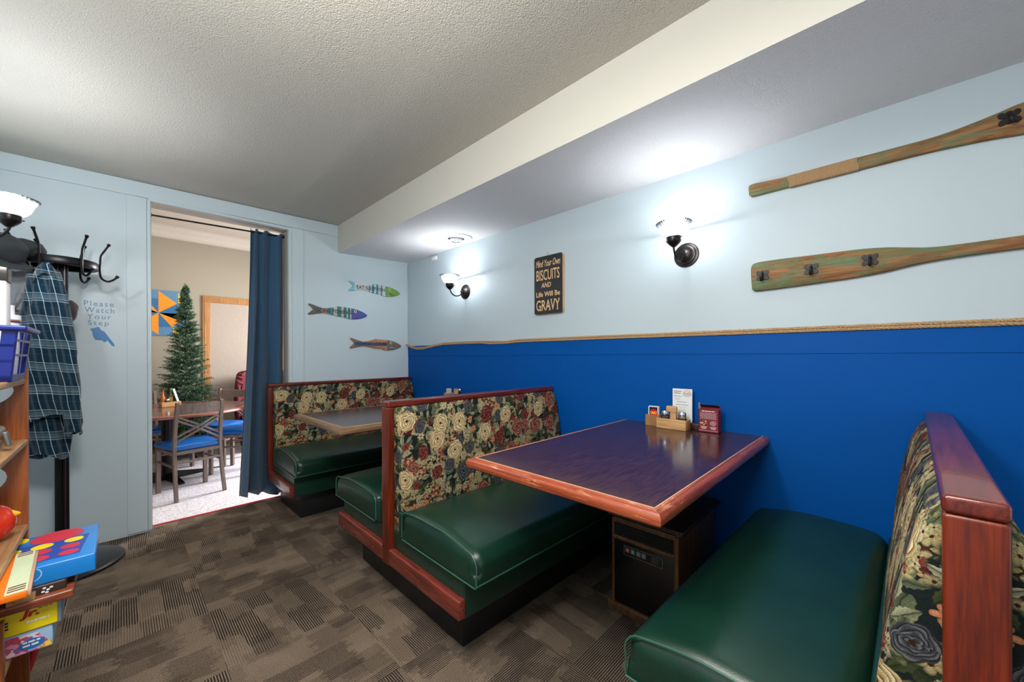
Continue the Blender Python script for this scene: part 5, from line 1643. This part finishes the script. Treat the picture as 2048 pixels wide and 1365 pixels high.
# far side panel with an oval and a heart cut out
def panel_outline(x0, x1, z0, z1):
    top = [(x1, z1), (x1 - 0.012, z1 - 0.006), (x1 - 0.05, z1 - 0.024), (x1 - 0.10, z1 - 0.034), (x0 + 0.10, z1 - 0.034), (x0 + 0.05, z1 - 0.024), (x0, z1)]
    return [(x0, z0), (x1, z0)] + top
PY0, PY1 = 1.737, 1.757
def cut_panel(name, holes, x0, x1, z0, z1, y0, y1, parent):
    """flat board with holes: outline bridged to each hole through horizontal bands"""
    import mathutils
    from mathutils.geometry import delaunay_2d_cdt
    out = panel_outline(x0, x1, z0, z1)
    verts = [Vector(p) for p in out]; edges = [(i, (i + 1) % len(out)) for i in range(len(out))]
    for hpts in holes:
        b = len(verts); verts += [Vector(p) for p in hpts]; edges += [(b + i, b + (i + 1) % len(hpts)) for i in range(len(hpts))]
    vs, es, fs, *_ = delaunay_2d_cdt(verts, edges, [], 0, 1e-5)
    def inside(p, poly):
        c = False
        for i in range(len(poly)):
            a, b = poly[i], poly[i - 1]
            if (a[1] > p[1]) != (b[1] > p[1]) and p[0] < (b[0] - a[0]) * (p[1] - a[1]) / (b[1] - a[1]) + a[0]: c = not c
        return c
    bm = BM()
    A = [bm.verts.new((v.x, y0, v.y)) for v in vs]; B = [bm.verts.new((v.x, y1, v.y)) for v in vs]
    cnt = {}
    for f in fs:
        c = sum((vs[i] for i in f), Vector((0, 0))) / len(f)
        if not inside(c, out) or any(inside(c, h_) for h_ in holes): continue
        bm.faces.new([A[i] for i in f]); bm.faces.new([B[i] for i in reversed(f)])
        for i in range(len(f)):
            e = (f[i], f[(i + 1) % len(f)]); k = tuple(sorted(e)); cnt[k] = cnt.get(k, 0) + 1
    for (a, b), n_ in cnt.items():
        if n_ == 1: bm.faces.new((A[a], A[b], B[b], B[a]))
    for v in [v for v in bm.verts if not v.link_faces]: bm.verts.remove(v)
    return obj(name, bm, M_rack, parent, smooth=False)
oval = [(-0.285 + 0.078 * math.cos(a), 1.078 + 0.042 * math.sin(a) + 0.25 * 0.078 * math.cos(a) * 0.6) for a in [i * 2 * PI / 28 for i in range(28)]]
def heart(cx, cz_, s): return [(cx + s * 0.0625 * 16 * math.sin(a) ** 3, cz_ + s * 0.0625 * (13 * math.cos(a) - 5 * math.cos(2 * a) - 2 * math.cos(3 * a) - math.cos(4 * a))) for a in [i * 2 * PI / 36 for i in range(36)]]
cut_panel('side_panel', [oval, heart(-0.285, 0.835, 0.066)], -0.470, GX, 0.0, 1.150, PY0, PY1, t)
cut_panel('side_panel', [heart(-0.335, 0.30, 0.060)], -0.470, GX + 0.002, 0.0, 0.600, 1.385, 1.402, t)
for (z, x1, m) in ((1.122, GX - 0.004, M_rackl), (0.950, GX, M_rackl), (0.711, GX, M_rackl), (0.472, GX, M_rackl), (0.10, GX, M_rackl)):
    bm = BM(); box(bm, -0.470, x1, (1.39 if z < 0.5 else 1.18), PY0, z - 0.016, z, 0.004, 2)
    obj('shelf', bm, m, t)
bm = BM(); box(bm, -0.482, -0.470, 1.18, PY1, 0.02, 1.11); obj('back_board', bm, M_rack, t, smooth=False)

# games
def box_thing(name, label, cat, x0, x1, y0, y1, z0, z1, m, r=0.003, grp='boxed games on the rack'):
    t = thing(name, label, cat, ((x0 + x1) / 2, (y0 + y1) / 2, z0), 0, grp)
    bm = BM(); box(bm, x0, x1, y0, y1, z0, z1, r, 2)
    o = obj('carton', bm, m, t)
    return t, o
def print_mat(name, cols, sc):
    g = G(name); v = g.voro(g.obj(), sc, 1.0)
    r = g.sep(v['Color'])[0]
    g.set(color=g.ramp(r, [(i / len(cols), c) for i, c in enumerate(cols)], 'CONSTANT'), rough=0.35)
    return g.m
z = 0.4730
gy = 1.470
t, o = box_thing('board_game', 'pale blue and pink printed game box, lowest in the rack stack', 'board game', -0.40, -0.118, gy, 1.72, z, z + 0.052, plain('pale_blue_box_print', srgb(150, 185, 215), 0.3), 0.003)
Mf = on_back(-0.16, z + 0.026, gy)
bm = BM(); prism(bm, [(-0.105, -0.022), (-0.02, -0.024), (0.032, -0.024), (0.036, -0.012), (0.020, 0.016), (-0.02, 0.022), (-0.10, 0.012)], 0.0006, Mf, 0)
obj('printed_characters', bm, print_mat('pink_candy_print', [srgb(190, 90, 130), srgb(225, 150, 180), srgb(140, 100, 165), srgb(235, 215, 225), srgb(200, 70, 80)], 110), o, smooth=False)
bm = BM(); prism(bm, ell(0.010, -0.006, 0.020, 0.0125), 0.0010, Mf, 0.0006); lg = obj('printed_logo', bm, plain('blue_logo', srgb(30, 110, 180), 0.3), o, smooth=False)
bm = BM(); dashes(bm, Mf, -0.004, -0.002, 0.028, 0.004, 0.0013); dashes(bm, Mf, -0.004, -0.010, 0.028, 0.004, 0.0013); obj('logo_lettering', bm, M_white, lg, smooth=False)
bm = BM(); prism(bm, [(0.020, -0.024), (0.040, -0.024), (0.040, -0.010), (0.030, -0.012)], 0.0008, Mf, 0); obj('printed_corner', bm, print_mat('orange_print', [srgb(230, 150, 60), srgb(110, 160, 70), srgb(240, 200, 90)], 160), o, smooth=False)
z += 0.053
t, o = box_thing('board_game', 'yellow game box with red Jr. lettering in the rack stack', 'board game', -0.40, -0.110, gy - 0.004, 1.72, z, z + 0.060, plain('bright_yellow_box', srgb(240, 215, 20), 0.3, var=0.04), 0.003)
Mf = on_back(-0.16, z + 0.030, gy - 0.004)
bm = BM(); letters(bm, 'Jr.', Mf, 0.030, 0.022, -0.008, 0.000, 0.0008, bold=0.05, shear=0.2); obj('lettering', bm, plain('red_print', srgb(190, 20, 35), 0.35), o, smooth=False)
bm = BM(); letters(bm, 'LE', Mf, 0.026, 0.018, -0.050, -0.012, 0.0008, bold=0.04); obj('lettering', bm, plain('navy_print', srgb(45, 35, 110), 0.35), o, smooth=False)
bm = BM(); dashes(bm, Mf, 0.002, -0.010, 0.036, 0.005, 0.0008); obj('printed_text', bm, M_white, o, smooth=False)
bm = BM(); dashes(bm, Mf, 0.018, 0.022, 0.026, 0.0016, 0.0008); dashes(bm, Mf, 0.020, 0.0185, 0.024, 0.0016, 0.0008); obj('printed_text', bm, plain('dark_print', (0.04, 0.04, 0.05), 0.4), o, smooth=False)
bm = BM(); box(bm, -0.1105, -0.1040, gy - 0.001, 1.72, z - 0.002, z + 0.058, 0.002, 1); obj('box_base', bm, plain('grey_blue_card', srgb(120, 140, 155), 0.4), t)
z += 0.061
t, o = box_thing('wooden_game_tray', 'red-brown wooden game tray with dice under the blue box', 'board game', -0.40, -0.082, gy - 0.030, 1.72, z, z + 0.020, wood('red_brown_tray_wood', (0.14, 0.030, 0.014), (0.30, 0.08, 0.035), 'x', 0.25), 0.004)
bm = BM(); box(bm, -0.40, -0.095, gy - 0.010, 1.71, z + 0.019, z + 0.042, 0.003, 2); obj('inner_box', bm, plain('dark_brown_box', (0.035, 0.018, 0.012), 0.4), t)
Mf = on_back(-0.16, z + 0.030, gy - 0.010)
bm = BM()
for (a, b) in ((0.030, 0.004), (0.036, -0.001), (0.028, -0.004), (0.034, -0.007), (0.041, 0.003)): prism(bm, ell(a, b, 0.0030, 0.0022, 10), 0.001, Mf, 0)
obj('white_pips', bm, M_white, t, smooth=False)
bm = BM(); box(bm, -0.185, -0.142, gy - 0.028, gy - 0.012, z + 0.019, z + 0.036, 0.002, 1); obj('tile_rack', bm, M_rackl, t)
z += 0.041
CZ = z
t, o = box_thing('board_game', 'blue boxed checkers-drop game sticking out of the rack', 'board game', -0.300, -0.046, 1.468, 1.722, CZ, CZ + 0.045, plain('bright_blue_box', srgb(25, 125, 205), 0.22, var=0.12), 0.003)
Mt = frame((-0.173, 1.595, CZ + 0.045), (1, 0, 0), (0, 1, 0))
bm = BM(); prism(bm, [(-0.124, -0.095), (0.098, -0.095), (0.110, 0.050), (-0.124, 0.050)], 0.0005, Mt, 0); obj('printed_grid', bm, plain('deep_blue_print', srgb(45, 75, 165), 0.25), o, smooth=False)
ry = plain('red_print_disc', srgb(205, 50, 70), 0.25); yy_ = plain('yellow_print_disc', srgb(245, 220, 20), 0.25)
for (a, b, r, m) in ((-0.082, -0.070, 0.020, ry), (-0.028, -0.070, 0.020, ry), (0.026, -0.072, 0.020, ry), (0.078, -0.072, 0.018, ry), (-0.082, -0.024, 0.020, yy_), (-0.028, -0.024, 0.020, yy_), (0.026, -0.024, 0.020, ry), (0.078, -0.024, 0.018, ry), (-0.028, 0.020, 0.020, yy_), (0.026, 0.020, 0.020, yy_), (0.082, 0.024, 0.018, yy_), (-0.060, 0.068, 0.030, ry), (0.048, 0.085, 0.050, ry), (-0.030, 0.105, 0.026, yy_), (-0.100, 0.105, 0.022, yy_)):
    bm = BM(); prism(bm, ell(a, b, r, r * 0.93, 28), 0.0010, Mt, 0.0003)
    obj('printed_disc', bm, m, o, smooth=False)
Mf = on_back(-0.110, CZ + 0.022, 1.468)
bm = BM()
for (a, b, r) in ((-0.040, 0.006, 0.016), (-0.044, 0.003, 0.009)):
    n_ = 26
    for i in range(n_):
        q0, q1 = 2 * PI * i / n_, 2 * PI * (i + 1) / n_
        prism(bm, [(a + r * math.cos(q0), b + r * math.sin(q0)), (a + r * math.cos(q1), b + r * math.sin(q1)), (a + (r - 0.002) * math.cos(q1), b + (r - 0.002) * math.sin(q1)), (a + (r - 0.002) * math.cos(q0), b + (r - 0.002) * math.sin(q0))], 0.0005, Mf, 0)
obj('printed_rings', bm, plain('light_blue_print', srgb(150, 200, 235), 0.3), o, smooth=False)
# orange and green game lying on top, tilted a little towards the aisle
t = thing('board_game', 'orange and green picture game box on top of the rack stack', 'board game', (-0.25, 1.42, CZ + 0.046), 0, 'boxed games on the rack')
t.rotation_euler = (0, 0, math.radians(3)); ORG[t.name] = None
K = dict(local=True)
bm = BM(); box(bm, -0.135, 0.105, -0.13, 0.125, 0.001, 0.0155, 0.002, 1); o = obj('carton', bm, plain('orange_box', srgb(235, 115, 15), 0.25), t, **K)
Mt = frame((-0.02, 0, 0.0155), (1, 0, 0), (0, 1, 0))
bm = BM(); prism(bm, rrect(0.165, 0.205, 0.02), 0.0006, Mt, 0); obj('printed_border', bm, plain('yellow_print_edge', srgb(250, 215, 40), 0.3), o, smooth=False, **K)
bm = BM(); prism(bm, rrect(0.155, 0.195, 0.018), 0.0009, Mt, 0.0003); obj('printed_meadow', bm, print_mat('green_meadow_print', [srgb(110, 190, 30), srgb(150, 205, 60), srgb(90, 170, 30), srgb(170, 120, 70), srgb(140, 200, 50)], 38), o, smooth=False, **K)
bm = BM(); prism(bm, rrect(0.155, 0.085, 0.018, 6, 0, 0.055), 0.0012, Mt, 0.0008); obj('printed_sky', bm, print_mat('sky_print', [srgb(90, 180, 225), srgb(120, 200, 235), srgb(235, 240, 245), srgb(100, 185, 230), srgb(170, 70, 60)], 40), o, smooth=False, **K)
bm = BM(); box(bm, 0.075, 0.105, -0.128, 0.123, 0.0145, 0.0167); pl = obj('scoring_strip', bm, plain('pale_green_strip', srgb(205, 220, 185), 0.3), o, smooth=False, **K)
bm = BM()
for i, yb in enumerate((-0.120, -0.108, -0.096, 0.098, 0.110)): prism(bm, [(0.078, yb), (0.102, yb + 0.002), (0.102, yb + 0.006), (0.078, yb + 0.004)], 0.0175, Matrix.Identity(4), 0.0165)
obj('printed_bars', bm, plain('dark_maroon_print', srgb(110, 40, 45), 0.4), pl, smooth=False, **K)
bm = BM(); box(bm, 0.1045, 0.1100, -0.125, 0.120, 0.002, 0.0145, 0.001, 1); obj('box_side', bm, plain('tan_card', srgb(190, 150, 125), 0.5), t, **K)

# red toy on the shelf
t = thing('toy_bird', 'shiny red toy with a yellow beak on the rack shelf', 'toy', (-0.225, 1.63, 0.7115))
bm = BM(); blob(bm, (-0.226, 1.62, 0.758), (0.036, 0.040, 0.046), 2, 0.03)
obj('body', bm, plain('glossy_red', (0.62, 0.035, 0.012), 0.15), t, angle=80)
bm = BM(); lathe(bm, [(0.012, 0), (0.004, 0.012), (0, 0.016)], (0, 0, 0), n=12, mat=frame((-0.197, 1.62, 0.774), (0, 1, 0), (0, 0, 1)))
obj('beak', bm, plain('yellow_beak', (0.85, 0.42, 0.02), 0.3), t)
bm = BM(); blob(bm, (-0.240, 1.600, 0.782), (0.022, 0.024, 0.022), 5, 0.02); obj('white_patch', bm, plain('pearl_white', (0.6, 0.6, 0.62), 0.2), t, angle=80)
# grey metal case with latch
t = thing('metal_case', 'grey metal case with a latch on the upper rack shelf', 'case', (-0.33, 1.58, 0.9505))
M_case = plain('dull_grey_metal', (0.22, 0.21, 0.20), 0.35, metal=0.6, var=0.3, sc=30)
bm = BM(); box(bm, -0.46, -0.205, 1.43, 1.585, 0.9508, 0.982, 0.014, 3); obj('case_body', bm, M_case, t)
bm = BM(); box(bm, -0.463, -0.200, 1.427, 1.588, 0.982, 1.012, 0.012, 3); obj('lid', bm, M_case, t)
bm = BM(); box(bm, -0.203, -0.194, 1.540, 1.562, 0.962, 0.998, 0.003, 2, warp=lambda p: (p.x + 0.006 * (1 if p.z < 0.975 else 0), p.y, p.z)); obj('latch', bm, M_case, t)
# blue basket with white box inside
M_bask = plain('blue_plastic', (0.004, 0.018, 0.19), 0.3, var=0.05)
t = thing('plastic_basket', 'blue slotted plastic basket standing on top of the rack', 'basket', (-0.30, 1.59, 1.1225))
def bskt(p):
    k = (p.z - 1.122) / 0.133
    return (p.x + (0.012 * k if p.x > -0.3 else -0.0 * k), p.y + (0.012 * k if p.y > 1.6 else -0.012 * k), p.z)
bx = (-0.440, -0.182, 1.500, 1.680)
bm = BM(); zb0, zb1 = 1.1228, 1.255
w_ = 0.003
box(bm, bx[0], bx[1], bx[2], bx[3], zb0, zb0 + w_, warp=bskt); box(bm, bx[0], bx[0] + w_, bx[2], bx[3], zb0, zb1, warp=bskt)
box(bm, bx[0], bx[1], bx[3] - w_, bx[3], zb0, zb1, warp=bskt)
box(bm, -0.206, bx[1], bx[2], bx[2] + w_, zb0, zb1, warp=bskt)
for xq in (-0.440, -0.400, -0.360, -0.320, -0.280, -0.240): box(bm, xq, xq + 0.008, bx[2], bx[2] + w_, zb0, zb1, warp=bskt)
for (za, zc2) in ((zb0, zb0 + 0.014), (zb0 + 0.045, zb0 + 0.052), (zb0 + 0.083, zb0 + 0.090), (zb0 + 0.120, zb1)): box(bm, bx[0], bx[1], bx[2], bx[2] + w_, za, zc2, warp=bskt)
# slotted long side facing the aisle: posts and rails
side = []
for (za, zc2) in ((zb0, zb0 + 0.016), (zb0 + 0.060, zb0 + 0.066), (zb0 + 0.096, zb0 + 0.102), (zb0 + 0.120, zb1)): box(bm, bx[1] - w_, bx[1], bx[2], bx[3], za, zc2, warp=bskt)
ny = 3
for i in range(ny):
    yc = bx[2] + (bx[3] - bx[2]) * i / (ny - 1)
    ya, yb = (max(bx[2], yc - 0.008), min(bx[3], yc + 0.008)) if i < ny - 1 else (bx[3] - 0.012, bx[3])
    box(bm, bx[1] - w_, bx[1], ya, yb, zb0, zb1, warp=bskt)
obj('basket_body', bm, M_bask, t, smooth=False)
bm = BM()
for (xa, xb, ya, yb) in ((bx[0] - 0.004, bx[1] + 0.026, bx[3] + 0.008, bx[3] + 0.022), (bx[0] - 0.004, bx[1] + 0.026, bx[2] - 0.022, bx[2] - 0.008), (bx[1] + 0.010, bx[1] + 0.026, bx[2] - 0.02, bx[3] + 0.02)): box(bm, xa, xb, ya, yb, zb1 - 0.010, zb1 + 0.002, 0.004, 2)
obj('rim', bm, M_bask, t)
t = thing('paper_box', 'tall white box with dark lid standing in the blue basket', 'box', (-0.30, 1.58, 1.127))
bm = BM(); box(bm, -0.40, -0.195, 1.545, 1.600, 1.1265, 1.369, 0.002, 1); obj('carton', bm, M_white, t)
bm = BM(); box(bm, -0.402, -0.193, 1.543, 1.602, 1.369, 1.402, 0.002, 1); obj('lid', bm, plain('dark_lid', (0.02, 0.018, 0.018), 0.3), t)
t = thing('craft_jar', 'small white jar with copper ring beside the white box in the basket', 'jar', (-0.205, 1.635, 1.127))
bm = BM(); lathe(bm, [(0, 0), (0.026, 0), (0.026, 0.150), (0, 0.150)], (-0.211, 1.638, 1.1268), n=28); obj('jar_body', bm, plain('white_label', (0.62, 0.62, 0.70), 0.35, var=0.15, sc=60), t)
bm = BM(); lathe(bm, [(0.026, 0.150), (0.0285, 0.152), (0.0285, 0.164), (0.018, 0.166), (0.018, 0.190), (0, 0.191)], (-0.211, 1.638, 1.1268), n=28); obj('cap', bm, plain('white_cap', (0.66, 0.66, 0.72), 0.3), t)
bm = BM(); lathe(bm, [(0.0275, 0.0), (0.030, 0.003), (0.0275, 0.006)], (-0.211, 1.638, 1.272), n=28); obj('copper_ring', bm, plain('copper', (0.60, 0.30, 0.20), 0.3, metal=0.8), t)
# red loop low on the rack
t = thing('red_handle_toy', 'red plastic toy on the floor with its loop showing beside the rack', 'toy', (-0.27, 1.80, 0.0))
bm = BM(); tube(bm, spline([(-0.225, 1.79, 0.24), (-0.225, 1.79, 0.32), (-0.205, 1.79, 0.352), (-0.186, 1.79, 0.354), (-0.178, 1.79, 0.330), (-0.184, 1.79, 0.295), (-0.200, 1.79, 0.240)], 8), 0.009, 10)
obj('loop', bm, plain('red_plastic', (0.42, 0.02, 0.03), 0.25), t)
bm = BM(); box(bm, -0.34, -0.195, 1.764, 1.84, 0.0, 0.25, 0.012, 2); obj('toy_base', bm, plain('red_plastic', (0.42, 0.02, 0.03), 0.25), t)
